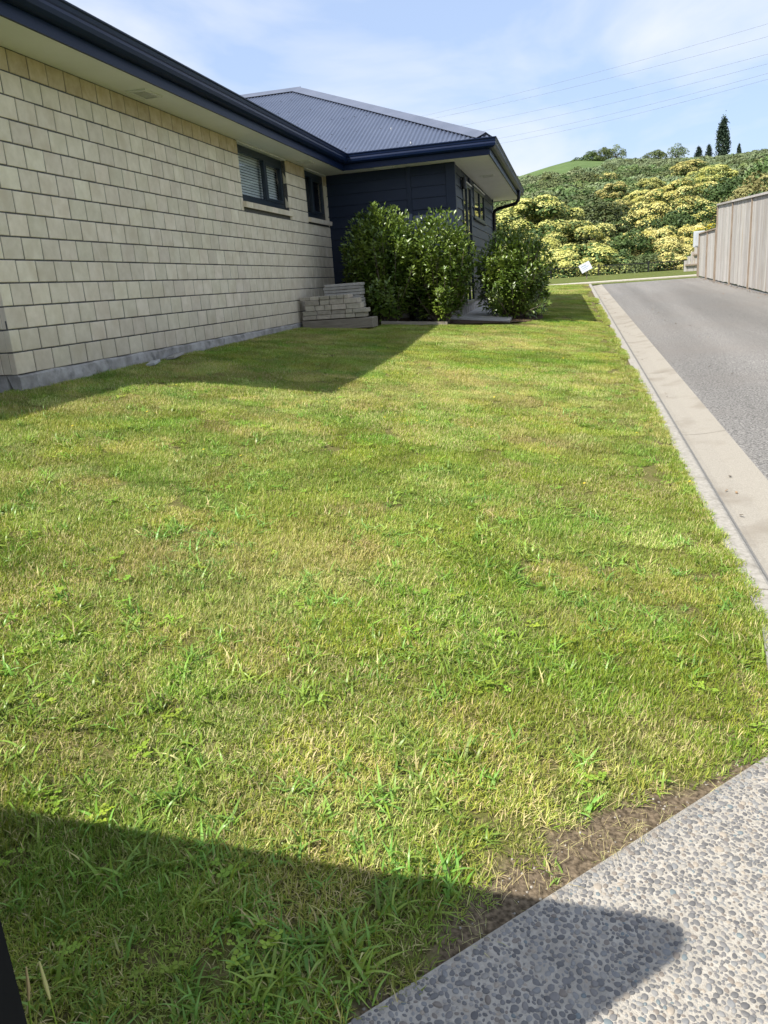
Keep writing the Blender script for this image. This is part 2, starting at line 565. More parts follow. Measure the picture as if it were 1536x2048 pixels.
for j in range(len(ly) - 1):
    for i in range(len(lx) - 1):
        if keep[j, i] or keep[j, i + 1] or keep[j + 1, i] or keep[j + 1, i + 1]:
            ff.append((vid(j, i), vid(j, i + 1), vid(j + 1, i + 1), vid(j + 1, i)))
lawn = mesh_obj('lawn', vv, ff, M['lawn'], smooth=True)
va = np.array(vv)
at = lawn.data.attributes.new('bare', 'FLOAT', 'POINT')
at.data.foreach_set('value', bareness(va[:, 0], va[:, 1]).astype(np.float32))
tag(lawn, kind='structure')


def verge_z(x, y):
    return 0.94 + 0.034 * (y - 30.0) - 0.004 * np.clip(x, -10, 12) - 0.16 * np.clip(y - 38.5, 0, 9) ** 1.3


M['verge'] = nmat('verge_grass', (0.075, 0.095, 0.022), (0.125, 0.145, 0.038), 9, 0.95, 0.03, 30, c3=(0.14, 0.13, 0.05), s3=0.9, spec=0.1)
verge = grid_sheet('grass_verge', np.linspace(-16, 16, 33), np.linspace(30.32, 44, 30), lambda x, y: verge_z(x, y), M['verge'])
tag(verge, kind='structure')


def road_z(x, y):
    return -0.04 + 0.0323 * np.asarray(y, float) + 0.0 * np.asarray(x, float)


M['road'] = nmat('chip_seal', (0.085, 0.081, 0.075), (0.285, 0.273, 0.255), 70, 0.9, 0.006, 120, detail=2, c3=(0.17, 0.155, 0.14), s3=0.5, f3=(0.45, 0.8),
                 spec=0.3, nrange=(0.38, 0.66))
N, L = M['road'].node_tree.nodes, M['road'].node_tree.links
b = N['Principled BSDF']
src = b.inputs['Base Color'].links[0].from_socket
ge = N.new('ShaderNodeNewGeometry'); mp = N.new('ShaderNodeMapping'); mp.inputs['Scale'].default_value = (1.5, 0.07, 1)
L.new(ge.outputs['Position'], mp.inputs['Vector'])
nz = N.new('ShaderNodeTexNoise'); nz.inputs['Scale'].default_value = 1.0; nz.inputs['Detail'].default_value = 4
L.new(mp.outputs['Vector'], nz.inputs['Vector'])
mr = N.new('ShaderNodeMapRange'); mr.inputs['From Min'].default_value = 0.3; mr.inputs['From Max'].default_value = 0.7
mr.inputs['To Min'].default_value = 0.80; mr.inputs['To Max'].default_value = 1.18
L.new(nz.outputs['Fac'], mr.inputs['Value'])
mm = N.new('ShaderNodeMixRGB'); mm.blend_type = 'MULTIPLY'; mm.inputs['Fac'].default_value = 1
L.new(src, mm.inputs['Color1']); L.new(mr.outputs['Result'], mm.inputs['Color2']); L.new(mm.outputs['Color'], b.inputs['Base Color'])
road = grid_sheet('driveway_road', np.linspace(1.165, 4.62, 14), np.linspace(-6, 30.36, 60), road_z, M['road'])
tag(road, kind='structure')
rs = grid_sheet('road_shoulder', np.linspace(4.62, 16, 8), np.linspace(-6, 30.36, 30), lambda x, y: road_z(x, y) - 0.03 + 0.02 * (x - 4.62), M['verge'])
tag(rs, kind='structure')

M['dry'] = nmat('dry_pasture', (0.17, 0.145, 0.065), (0.24, 0.20, 0.10), 0.8, 0.95, spec=0.1)
tag(grid_sheet('dry_clearing', np.linspace(4.5, 12.0, 12), np.linspace(82, 112, 20), lambda x, y: T(x, y) + 0.12, M['dry']), kind='structure')
# footpath across the end of the road
pm = MB()
for i in range(11):
    xa, xb = -10 + i * 2.0, -10 + (i + 1) * 2.0 - 0.012
    fy = lambda x: 31.25 + 0.06 * x
    a, b = fy(xa), fy(xb)
    v = []
    for (x, y) in ((xa, a), (xb, b), (xb, b + 0.75), (xa, a + 0.75)):
        v.append((x, y, float(verge_z(x, y)) + 0.035))
    v += [(q[0], q[1], q[2] - 0.09) for q in v]
    pm.add(v, [(0, 1, 2, 3), (0, 4, 5, 1), (1, 5, 6, 2), (2, 6, 7, 3), (3, 7, 4, 0)])
tag(pm.build('footpath', M['pathc']), kind='structure')

# kerb and channel, in cast lengths
kerb = empty('kerb_and_channel', (0.95, 4, 0.1))
tag(kerb, kind='structure')
prof_top = [(0.722, -0.16), (0.722, -0.002), (0.727, 0.004), (0.805, 0.004), (0.818, -0.002), (0.850, -0.046), (0.866, -0.060), (0.866, -0.16)]
prof_ch = [(0.8665, -0.16), (0.8665, -0.0605), (0.90, -0.064), (1.02, -0.058), (1.179, -0.036), (1.179, -0.16)]
y = -6.05
while y < 30.3:
    y1 = min(y + 3.1, 30.5)
    ns = 7
    for prof, nm, mt in ((prof_top, 'kerb_length', M['kerb_top']), (prof_ch, 'channel_length', M['kerb'])):
        mb = MB()
        mb.sweep(prof, lambda q: [(q[0], yy, q[1] + 0.0323 * yy) for yy in np.linspace(y, y1 - 0.014, ns)])
        mb.build(nm, mt, kerb)
    y = y1

# flared concrete where the kerb turns into the vehicle crossing
AY, AX = [2.16, 2.30, 2.55, 2.95, 3.45], [0.625, 0.635, 0.645, 0.708, 0.7214]


def apron_left(y):
    return np.interp(y, AY, AX, left=0.74, right=0.74)


av = [(a_, b_, float(G(a_, b_)) + 0.010) for a_, b_ in zip(AX, AY)] + [(0.7214, 2.95, float(G(0.7214, 2.95)) + 0.006), (0.7214, 2.55, float(G(0.7214, 2.55)) + 0.006), (0.7214, 2.30, float(G(0.7214, 2.30)) + 0.006)]
n_ = len(av)
av += [(a_, b_, c_ - 0.1) for a_, b_, c_ in av]
tag(mesh_obj('crossing_apron', av, [(0, 7, 1), (1, 7, 6, 2), (2, 6, 5, 3), (3, 5, 4)] + [(i + 1, i + 1 + n_, i + n_, i) for i in range(4)], M['kerb_top']), kind='structure')

# ------------------------------------------------------------------ exposed aggregate pad
M['cement'] = nmat('aggregate_cement', (0.32, 0.29, 0.245), (0.42, 0.39, 0.335), 60, 0.95, 0.003, 260, c3=(0.27, 0.25, 0.215), s3=4, spec=0.2)
m = nmat('pebbles', (0.1, 0.1, 0.1), (0.2, 0.2, 0.2), 200, 0.55, spec=0.4, nrange=(0.3, 0.7))
N, L = m.node_tree.nodes, m.node_tree.links
b = N['Principled BSDF']
for l in list(b.inputs['Base Color'].links):
    L.remove(l)
ge = N.new('ShaderNodeNewGeometry'); oi = N.new('ShaderNodeObjectInfo')
ad = N.new('ShaderNodeMath'); ad.operation = 'ADD'
fr = N.new('ShaderNodeMath'); fr.operation = 'FRACT'
L.new(ge.outputs['Random Per Island'], ad.inputs[0]); L.new(oi.outputs['Random'], ad.inputs[1]); L.new(ad.outputs['Value'], fr.inputs[0])
rp = N.new('ShaderNodeValToRGB'); rp.color_ramp.interpolation = 'CONSTANT'
cols = [(0.0, (0.125, 0.122, 0.118)), (0.12, (0.175, 0.165, 0.155)), (0.24, (0.105, 0.102, 0.10)), (0.33, (0.15, 0.145, 0.14)), (0.48, (0.21, 0.205, 0.195)),
        (0.58, (0.18, 0.155, 0.13)), (0.66, (0.135, 0.132, 0.128)), (0.76, (0.25, 0.235, 0.21)), (0.85, (0.19, 0.19, 0.185)), (0.93, (0.29, 0.25, 0.20)), (0.97, (0.14, 0.165, 0.17))]
rp.color_ramp.elements[0].position = 0; rp.color_ramp.elements[0].color = (*cols[0][1], 1)
rp.color_ramp.elements[1].position = cols[1][0]; rp.color_ramp.elements[1].color = (*cols[1][1], 1)
for p_, c_ in cols[2:]:
    e = rp.color_ramp.elements.new(p_); e.color = (*c_, 1)
L.new(fr.outputs['Value'], rp.inputs['Fac'])
nz = N.new('ShaderNodeTexNoise'); nz.inputs['Scale'].default_value = 160; nz.inputs['Detail'].default_value = 3
L.new(ge.outputs['Position'], nz.inputs['Vector'])
mr = N.new('ShaderNodeMapRange'); mr.inputs['To Min'].default_value = 0.8; mr.inputs['To Max'].default_value = 1.2
L.new(nz.outputs['Fac'], mr.inputs['Value'])
mm = N.new('ShaderNodeMixRGB'); mm.blend_type = 'MULTIPLY'; mm.inputs['Fac'].default_value = 1
L.new(rp.outputs['Color'], mm.inputs['Color1']); L.new(mr.outputs['Result'], mm.inputs['Color2'])
L.new(mm.outputs['Color'], b.inputs['Base Color'])
M['pebble'] = m


def pad_z(x, y):
    return G(x, y) - 0.004


pad = empty('aggregate_pad', (0.3, 1.0, 0.05))
tag(pad, kind='structure')
# slab surface (clipped grid along the edge line: parametrised by distance along and away from the edge)
us = np.linspace(-2.6, 1.45, 82)
ws = np.linspace(0, 3.2, 65)
pv, pf = [], []
pidx = {}
for j, w in enumerate(ws):
    for i, u in enumerate(us):
        q = PA + PD * u - PN * w
        pidx[i, j] = len(pv)
        x_ = min(q[0], 0.721)
        pv.append((x_, q[1], float(pad_z(x_, q[1]))))
for j in range(len(ws) - 1):
    for i in range(len(us) - 1):
        a, b_, c, d = pidx[i, j], pidx[i + 1, j], pidx[i + 1, j + 1], pidx[i, j + 1]
        if max(pv[a][0], pv[b_][0], pv[c][0], pv[d][0]) - min(pv[a][0], pv[b_][0], pv[c][0], pv[d][0]) > 1e-4:
            pf.append((d, c, b_, a))
# edge face of the slab
n0 = len(pv)
for i, u in enumerate(us):
    q = pv[pidx[i, 0]]
    pv.append((q[0], q[1], q[2] - 0.1))
for i in range(len(us) - 1):
    pf.append((pidx[i, 0], n0 + i, n0 + i + 1, pidx[i + 1, 0]))
mesh_obj('slab', pv, pf, M['cement'], pad, smooth=True)


def pebble_arrays(seed):
    r_ = np.random.RandomState(seed)
    n = 9
    ang = np.linspace(0, 2 * np.pi, n, endpoint=False)
    rad = 1 + 0.16 * r_.randn(n)
    rad = np.clip((rad + np.roll(rad, 1)) / 2, 0.75, 1.25)
    v = []
    for (rr, zz) in ((1.0, -0.25), (0.96, 0.16), (0.70, 0.42)):
        for k in range(n):
            v.append((rr * rad[k] * np.cos(ang[k]), rr * rad[k] * np.sin(ang[k]), zz))
    v.append((0, 0, 0.52))
    f = []
    for l in (0, 1):
        for k in range(n):
            f.append((l * n + k, l * n + (k + 1) % n, (l + 1) * n + (k + 1) % n, (l + 1) * n + k))
    for k in range(n):
        f.append((2 * n + k, 2 * n + (k + 1) % n, 3 * n))
    return np.array(v), f


peb = [pebble_arrays(s) for s in range(6)]
peb_me = []
for v, f in peb:
    o = mesh_obj('pebble', v.tolist(), f, M['pebble'], smooth=True, link=False)
    peb_me.append(o.data)
cell = 0.02
grid = {}
placed = []
for it in range(110000):
    u = nr.uniform(-0.35, 1.36); w = nr.uniform(0.006, 0.95)
    a = (0.0036 + 0.0050 * nr.rand() ** 1.5) if it > 5000 else nr.uniform(0.0056, 0.0092)
    q = PA + PD * u - PN * w
    if q[0] > 0.70:
        continue
    gi, gj = int(np.floor(q[0] / cell)), int(np.floor(q[1] / cell))
    ok = True
    for di in (-1, 0, 1, -2, 2):
        for dj in (-1, 0, 1, -2, 2):
            for (x_, y_, a_) in grid.get((gi + di, gj + dj), ()):
                if (x_ - q[0]) ** 2 + (y_ - q[1]) ** 2 < (0.80 * (a + a_)) ** 2:
                    ok = False
                    break
            if not ok: break
        if not ok: break
    if ok:
        grid.setdefault((gi, gj), []).append((q[0], q[1], a))
        placed.append((q[0], q[1], a))
camxy = np.array([0.0, 0.0])
score = []
for (x_, y_, a) in placed:
    d = Vector((x_, y_, float(pad_z(x_, y_)))) - Vector((0, 0, 1.42))
    zc = d.dot(CF)
    px, py = d.dot(CR) / zc * 774, d.dot(CU) / zc * 774
    vis = abs(px) < 384 and abs(py) < 512
    score.append((0 if vis else 1, -a / zc))
order = sorted(range(len(placed)), key=lambda i: score[i])
rest_v, rest_f = [], []
for n_, i in enumerate(order):
    x_, y_, a = placed[i]
    k = nr.randint(6)
    asp = nr.uniform(0.62, 0.95)
    rz = nr.uniform(0, 6.28)
    zz = float(pad_z(x_, y_)) + nr.uniform(-0.15, 0.06) * a
    sc = (a * 1.08, a * asp * 1.08, a * nr.uniform(0.45, 0.75))
    tilt = (nr.uniform(-0.14, 0.14), nr.uniform(-0.14, 0.14))
    if n_ < 300:
        inst('pebble', peb_me[k], (x_, y_, zz), pad, (tilt[0], tilt[1], rz), sc)
    else:
        v = peb[k][0] * np.array(sc)
        v[:, 2] += v[:, 0] * tilt[0] + v[:, 1] * tilt[1]
        c_, s_ = math.cos(rz), math.sin(rz)
        v = np.stack([v[:, 0] * c_ - v[:, 1] * s_ + x_, v[:, 0] * s_ + v[:, 1] * c_ + y_, v[:, 2] + zz], 1)
        n0 = len(rest_v)
        rest_v += v.tolist()
        rest_f += [tuple(q + n0 for q in f) for f in peb[k][1]]
o = mesh_obj('pebble_field', rest_v, rest_f, M['pebble'], pad, smooth=True)
o['kind'] = 'stuff'

# ------------------------------------------------------------------ the house
WX = -4.162           # face of the brick wall
Y0 = 5.276            # near corner
ZB = 0.965            # underside of the bricks
CH, CW = 0.172, 0.2398
ZS = 3.373            # soffit
YN = 14.25            # navy front wall
NX = -1.90            # navy side wall
YE = 21.6             # far end of the navy wing
ZN = 1.0              # bottom of the navy cladding
house = empty('house', (-4.2, 5.3, 0.85))
tag(house, 'single-storey house with cream block wall, navy weatherboard wing and grey corrugated roof', 'house')


def brick_mesh(seed):
    r_ = random.Random(seed)
    w, h, d, b = 0.2330, 0.1600, 0.05, 0.0042
    j = lambda s=0.0012: r_.uniform(-s, s)
    v = [(0.0 + j(), b + j(), b + j()), (0.0 + j(), w - b + j(), b + j()), (0.0 + j(), w - b + j(), h - b + j()), (0.0 + j(), b + j(), h - b + j()),
         (-b, j(), j()), (-b, w + j(), j()), (-b, w + j(), h + j()), (-b, j(), h + j()),
         (-d, 0, 0), (-d, w, 0), (-d, w, h), (-d, 0, h)]
    f = [(0, 1, 2, 3)]
    for k in range(4):
        f.append((4 + k, 4 + (k + 1) % 4, (k + 1) % 4, k))
        f.append((8 + k, 8 + (k + 1) % 4, 4 + (k + 1) % 4, 4 + k))
    me = mesh_obj('brick', v, f, M['brick'], link=False).data
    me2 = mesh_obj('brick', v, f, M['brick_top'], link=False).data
    return me, me2


BR = [brick_mesh(s) for s in range(5)]
wall_end_y = YN - 0.012
WIN1 = (Y0 + 5.005, Y0 + 6.82, ZB + 1.685, ZS)
WIN2 = (Y0 + 7.74, YN - 0.06, ZB + 1.66, ZS)
# mortar backing with the window openings left out
mb = MB()
xo, xi = WX - 0.0065, WX - 0.10


def backing(mb, rects, x0, x1):
    for (a, b_, c, d) in rects:
        mb.box(x0, x1, a, b_, c, d)


backing(mb, [(Y0 + 0.004, WIN1[0], ZB - 0.0, ZS), (WIN1[0], WIN1[1], ZB, WIN1[2] - 0.075), (WIN1[1], WIN2[0], ZB, ZS), (WIN2[0], wall_end_y, ZB, WIN2[2] - 0.075)], xi, xo)
mb.box(-5.6, xi, Y0 + 0.011, Y0 + 0.10, ZB, ZS)
brick_wall = mb.build('brick_wall', M['mortar'], house)
brick_wall['label'] = 'cream block-faced wall with dark recessed joints'
bricks = []
for k in range(14):
    z0 = ZB + k * CH + 0.005
    z1 = min(z0 + 0.160, ZS - 0.003)
    ya = Y0 + 0.0035 - (CW / 2 if k % 2 else 0)
    while ya < wall_end_y:
        a, b_ = max(ya, Y0), min(ya + 0.2285, wall_end_y)
        segs = [(a, b_)]
        for W in (WIN1, WIN2):
            if z1 > W[2] - 0.075 + 0.02:
                out = []
                for (s, t) in segs:
                    if t <= W[0] or s >= W[1]:
                        out.append((s, t))
                    else:
                        if s < W[0] - 0.02: out.append((s, W[0]))
                        if t > W[1] + 0.02: out.append((W[1], t))
                segs = out
        for (s, t) in segs:
            zz1 = z1
            for W in (WIN1, WIN2):
                if s < W[1] and t > W[0] and z0 < W[2] - 0.075 < z1:
                    zz1 = W[2] - 0.078
            if t - s > 0.03:
                bricks.append((s, t, z0, zz1, k))
        ya += CW
bricks.sort(key=lambda q: -(q[1] - q[0]) / (q[0] ** 2 + 16))
rest = [MB(), MB()]
for n_, (s, t, z0, z1, k) in enumerate(bricks):
    me = BR[rng.randrange(5)]
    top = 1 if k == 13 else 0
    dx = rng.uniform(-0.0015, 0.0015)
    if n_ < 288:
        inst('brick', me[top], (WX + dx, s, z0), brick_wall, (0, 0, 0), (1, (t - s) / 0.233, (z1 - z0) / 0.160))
    else:
        v = [(WX + dx + q.co.x, s + q.co.y * (t - s) / 0.233, z0 + q.co.z * (z1 - z0) / 0.16) for q in me[0].vertices]
        rest[top].add(v, [tuple(p_.vertices) for p_ in me[0].polygons])
# bricks of the end wall next to the corner
endw = []
for k in range(12):
    z0 = ZB + k * CH + 0.005
    x1 = WX - 0.052 + (0.0 if k % 2 else -0.0)
    xx = WX - 0.052
    first = True
    while xx > WX - 0.9:
        wdt = 0.233 if not (first and k % 2 == 0) else 0.066
        v = [(xx - wdt * (q.co.y / 0.233), Y0 - 0.0 - q.co.x, z0 + q.co.z) for q in BR[k % 5][0].vertices]
        rest[0].add(v, [tuple(reversed(p_.vertices)) for p_ in BR[0][0].polygons])
        xx -= wdt + 0.007
        first = False
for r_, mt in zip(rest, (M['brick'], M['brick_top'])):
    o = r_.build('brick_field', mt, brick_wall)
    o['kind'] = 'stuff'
# corner returns so that the end of each corner brick is closed
# plinth
v, f = [], []
ys = np.linspace(Y0 + 0.004, 12.9, 90)
for i, yy in enumerate(ys):
    n1 = 0.012 * (float(fbm(yy, 3.0, 3.5, 4)) - 0.5)
    n2 = 0.03 * (float(fbm(yy, 8.0, 2.5, 6)) - 0.5)
    v += [(WX - 0.10, yy, ZB + 0.001), (WX - 0.006 + n1, yy, ZB - 0.001 + 0.004 * math.sin(yy * 9)), (WX + 0.012 + n1, yy, ZB - 0.018 + n1), (WX + 0.016 + n2, yy, ZB - 0.08), (WX + 0.018 + n2, yy, 0.60)]
for i in range(len(ys) - 1):
    for k in range(4):
        f.append((i * 5 + k, i * 5 + k + 1, (i + 1) * 5 + k + 1, (i + 1) * 5 + k))
f.append((0, 1, 2, 3, 4))
pl = mesh_obj('plinth', v, f, M['plinth'], house, smooth=False)
MB().box(-5.6, WX - 0.101, Y0 - 0.012, Y0 + 0.1, 0.55, ZB - 0.002).build('plinth', M['plinth'], house)

# ---- windows in the brick wall
def brick_window(W, split, blind, label):
    ya, yb, za, zb = W
    xr = WX - 0.062      # face of the frame, recessed
    fr = 0.055
    mb = MB()
    def bar(y0, y1, z0, z1, d=0.0): mb.bbox(xr - 0.05, xr + d, y0, y1, z0, z1, 0.004)
    bar(ya + 0.004, yb - 0.004, zb - 0.020 - 0.085, zb - 0.020)
    bar(ya + 0.004, yb - 0.004, za, za + 0.085)
    bar(ya + 0.004, ya + fr, za + 0.085, zb - 0.105)
    bar(yb - fr, yb - 0.004, za + 0.085, zb - 0.105)
    ym = ya + (yb - ya) * split
    bar(ym - 0.045, ym + 0.045, za + 0.085, zb - 0.105, 0.012)
    bar(ym + 0.045, yb - fr, za + 0.085, za + 0.125, 0.012)
    bar(ym + 0.045, yb - fr, zb - 0.145, zb - 0.105, 0.012)
    bar(yb - fr - 0.035, yb - fr, za + 0.125, zb - 0.145, 0.012)
    # black winder / stay
    mb.bbox(xr, xr + 0.02, ym - 0.16, ym - 0.145, za + 0.085, za + 0.19, 0.002)
    w = mb.build('window', M['frame'], house)
    w['label'] = label
    MB().box(xr - 0.030, xr - 0.026, ya + fr, ym - 0.045, za + 0.085, zb - 0.105).build('pane', M['glass'], w)
    MB().box(xr - 0.018, xr - 0.014, ym + 0.045, yb - fr - 0.035, za + 0.125, zb - 0.145).build('pane', M['glass'], w)
    if blind:
        bl = MB()
        z = za + 0.06
        while z < zb - 0.06:
            for (p0, p1) in ((ya + 0.03, ym - 0.01), (ym + 0.01, yb - 0.03)):
                bl.add([(xr - 0.090, p0, z - 0.012), (xr - 0.090, p1, z - 0.012), (xr - 0.106, p1, z + 0.020), (xr - 0.106, p0, z + 0.020),
                        (xr - 0.092, p0, z - 0.013), (xr - 0.092, p1, z - 0.013), (xr - 0.108, p1, z + 0.019), (xr - 0.108, p0, z + 0.019)],
                       [(0, 1, 2, 3), (4, 7, 6, 5), (0, 4, 5, 1), (2, 6, 7, 3)])
            z += 0.036
        bl.build('blind', M['blind'], w)
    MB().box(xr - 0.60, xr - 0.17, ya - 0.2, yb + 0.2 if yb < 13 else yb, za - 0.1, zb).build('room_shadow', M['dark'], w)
    # reveals
    rv = MB()
    rv.box(WX - 0.06, WX - 0.012, ya - 0.010, ya - 0.0006, za - 0.04, zb - 0.003)
    rv.box(WX - 0.06, WX - 0.012, yb + 0.0006, yb + 0.010, za - 0.04, zb - 0.003)
    rv.build('reveal', M['brick'], w)
    MB().bbox(WX - 0.058, WX + 0.012, ya - 0.02, yb + 0.02, zb - 0.019, zb - 0.002, 0.003).build('head_trim', M['trim'], w)
    # sloping brick sill, one block after another
    y = ya - 0.012
    end = yb + 0.07
    while y < end - 0.03:
        y1 = min(y + 0.236, end)
        v = [(WX - 0.065, y, za + 0.002), (WX - 0.065, y1, za + 0.002), (WX + 0.050, y1, za - 0.022), (WX + 0.050, y, za - 0.022),
             (WX - 0.065, y, za - 0.076), (WX - 0.065, y1, za - 0.076), (WX + 0.042, y1, za - 0.092), (WX + 0.042, y, za - 0.092)]
        mesh_obj('sill_brick', v, [(0, 3, 2, 1), (4, 5, 6, 7), (0, 1, 5, 4), (1, 2, 6, 5), (2, 3, 7, 6), (3, 0, 4, 7)], M['brick'], w)
        y = y1 + 0.004
    return w


brick_window(WIN1, 0.60, True, 'two-pane window with white blinds')
brick_window(WIN2, 0.46, False, 'dark two-pane window in the inner corner')

# ---- soffit, fascia, gutter
GX, GY, GNX, GYE = -3.73, YN - 0.43, -1.25, 22.1    # soffit edges: main side, navy front, navy side, far end
WGX, WGY = -5.22, Y0 - 0.43                        # end-wall eave and the wing at the left
th = 0.012
mb = MB()
mb.box(WX - 0.1, GX, WGY, GY, ZS, ZS + th)
sof = mb.build('soffit', M['soffit'], house)
MB().box(WX - 0.1, GX, GY + 0.0006, YN + 0.1, ZS, ZS + th).build('soffit_sheet', M['soffit'], sof)
MB().box(GX + 0.002, NX + 0.001, GY, YN + 0.05, ZS + 0.0007, ZS + th).build('soffit_sheet', M['soffit'], sof)
ya = GY
for yb in (15.6, 18.0, 20.4, GYE):
    MB().box(NX - 0.05 + 0.052, GNX, ya, yb - 0.005, ZS, ZS + th).build('soffit_sheet', M['soffit'], sof)
    ya = yb
MB().box(-5.3, WX - 0.102, WGY, Y0 + 0.05, ZS, ZS + th).build('soffit_sheet', M['soffit'], sof)
MB().box(-5.65, WGX, -5, WGY - 0.002, ZS, ZS + th).build('soffit_sheet', M['soffit'], sof)
MB().box(NX - 0.5, GNX, YE, GYE, ZS + 0.001, ZS + th).build('soffit_sheet', M['soffit'], sof)
for (cx, cy, lx_, ly_) in ((WX + 0.19, 7.62, 0.10, 0.17), (WX + 0.2, 12.55, 0.10, 0.17), (-3.05, YN - 0.2, 0.17, 0.09), (NX + 0.36, 16.6, 0.13, 0.13)):
    vb = MB()
    for (x0, x1, y0, y1) in ((cx - lx_, cx + lx_, cy - ly_, cy - ly_ + 0.03), (cx - lx_, cx + lx_, cy + ly_ - 0.03, cy + ly_),
                             (cx - lx_, cx - lx_ + 0.03, cy - ly_ + 0.03, cy + ly_ - 0.03), (cx + lx_ - 0.03, cx + lx_, cy - ly_ + 0.03, cy + ly_ - 0.03)):
        vb.box(x0, x1, y0, y1, ZS - 0.014, ZS - 0.0005)
    for i in range(9):
        yy = cy - ly_ + 0.04 + i * (2 * ly_ - 0.08) / 9
        vb.box(cx - lx_ + 0.031, cx + lx_ - 0.031, yy, yy + 0.008, ZS - 0.011, ZS - 0.004)
    vb.build('soffit_vent', M['vent'], sof)
    MB().box(cx - lx_ + 0.03, cx + lx_ - 0.03, cy - ly_ + 0.03, cy + ly_ - 0.03, ZS - 0.0035, ZS - 0.001).build('vent_grille', M['grille'], sof)

# eave line in plan, offset outwards by d
def eave(d, z):
    e = d
    return [(WGX + e, -5.0, z), (WGX + e, WGY - e, z), (GX + e, WGY - e, z), (GX + e, GY - e, z), (GNX + e, GY - e, z), (GNX + e, GYE + e, z), (-6.0, GYE + e, z)]


mb = MB()
mb.sweep([(0.0, ZS - 0.012), (0.022, ZS - 0.012), (0.022, ZS + 0.165), (0.0, ZS + 0.165)], lambda q: eave(q[0], q[1]))
mb.build('fascia', M['navy_gloss'], house)
gp = [(0.024, ZS + 0.085), (0.045, ZS + 0.080), (0.085, ZS + 0.088), (0.112, ZS + 0.110), (0.122, ZS + 0.145), (0.118, ZS + 0.170), (0.124, ZS + 0.182), (0.130, ZS + 0.212),
      (0.140, ZS + 0.222), (0.140, ZS + 0.234), (0.124, ZS + 0.234), (0.112, ZS + 0.16), (0.09, ZS + 0.12), (0.03, ZS + 0.11)]
mb = MB()
mb.sweep(gp, lambda q: eave(q[0], q[1]))
mb.build('gutter', M['navy_gloss'], house)

# downpipe at the far end of the navy wing
dp = MB()
px, py = GNX + 0.07, 20.9
dp.tube([(px, py, ZS + 0.10), (px, py, ZS - 0.06), (px - 0.02, py + 0.01, ZS - 0.13), (px - 0.07, py + 0.06, ZS - 0.18), (px - 0.14, py + 0.12, ZS - 0.20), (NX + 0.16, py + 0.42, ZS - 0.25), (NX + 0.09, py + 0.47, ZS - 0.28),
         (NX + 0.055, py + 0.5, ZS - 0.35), (NX + 0.055, py + 0.5, 2.4), (NX + 0.055, py + 0.5, 0.80)], 0.042, 10)
d = dp.build('downpipe', M['black'], house, True)
for z in (2.75, 1.6):
    MB().bbox(NX, NX + 0.105, py + 0.445, py + 0.555, z, z + 0.03, 0.003).build('pipe_bracket', M['black'], d)

# ---- roof
E0 = ZS + 0.222
TP = math.tan(R(25))
ex, ey = GNX + 0.06, GY - 0.06        # wing hip corner
mx_ = GX + 0.06
RY = ey + 4.65
roof = MB()
zz = lambda d: E0 + TP * d
def poly(pts, mb): mb.add(pts, [tuple(range(len(pts)))])
x5 = WGX + 0.06; y5 = WGY - 0.06
poly([(mx_, y5, E0), (mx_, ey, E0), (mx_ - 4.65, RY, zz(4.65)), (mx_ - 4.65, y5 + 4.65, zz(4.65))], roof)
poly([(mx_, y5, E0), (mx_ - 4.65, y5 + 4.65, zz(4.65)), (x5 - 4.65, y5 + 4.65, zz(4.65)), (x5, y5, E0)], roof)
poly([(x5, y5, E0), (x5 - 4.65, y5 + 4.65, zz(4.65)), (x5 - 4.65, -5, zz(4.65)), (x5, -5, E0)], roof)
poly([(ex, ey, E0), (ex, GYE + 0.1, E0), (ex - 4.65, RY, zz(4.65))], roof)
poly([(ex, GYE + 0.1, E0), (-12, GYE + 0.1, E0), (-12, RY, zz(4.65)), (ex - 4.65, RY, zz(4.65))], roof)
rf = roof.build('roof', M['roof'], house)
# corrugated front slope of the wing: real corrugations
xs = np.arange(-11.0, ex + 0.001, 0.076 / 8)
v, f = [], []
prev = None
for x_ in xs:
    lo = ey if x_ > mx_ else ey + (mx_ - x_)
    hi = min(ey + (ex - x_), RY)
    ph = 2 * math.pi * (x_ + 11) / 0.076
    dz = 0.0115 * math.cos(ph) + 0.018
    if hi - lo < 0.01:
        prev = None
        continue
    a = len(v)
    v += [(x_, lo, zz(lo - ey) + dz), (x_, hi, zz(hi - ey) + dz)]
    if prev is not None:
        f.append((prev, a, a + 1, prev + 1))
    prev = a
mesh_obj('roof_sheet', v, f, M['roof'], rf, smooth=True)
# hip and ridge cappings
def capping(p0, p1, w, name, side):
    p0, p1 = Vector(p0), Vector(p1)
    d = (p1 - p0).normalized()
    n = Vector((-d.y, d.x, 0)).normalized()
    mb = MB()
    drop = side
    sec = [(-w, -drop), (-w * 0.5, -drop * 0.5 + 0.008), (-0.03, 0.006), (0, 0.022), (0.03, 0.006), (w * 0.5, -drop * 0.5 + 0.008), (w, -drop)]
    sec2 = [(a, b - 0.006) for a, b in reversed(sec)]
    mb.sweep(sec + sec2, lambda q: [tuple(p0 + n * q[0] + Vector((0, 0, q[1] + 0.05))), tuple(p1 + n * q[0] + Vector((0, 0, q[1] + 0.05)))])
    return mb.build(name, M['ridge'], rf)


capping((ex - 0.10, ey + 0.10, zz(0.10)), (ex - 4.65, RY, zz(4.65)), 0.20, 'hip_capping', 0.20 * TP * 0.72)
capping((ex - 4.60, RY, zz(4.65)), (-12, RY, zz(4.65)), 0.20, 'ridge_capping', 0.20 * TP)
capping((ex - 0.02, GYE + 0.08, E0), (ex - 4.65, RY, zz(4.65)), 0.20, 'hip_capping', 0.2 * TP * 0.72)
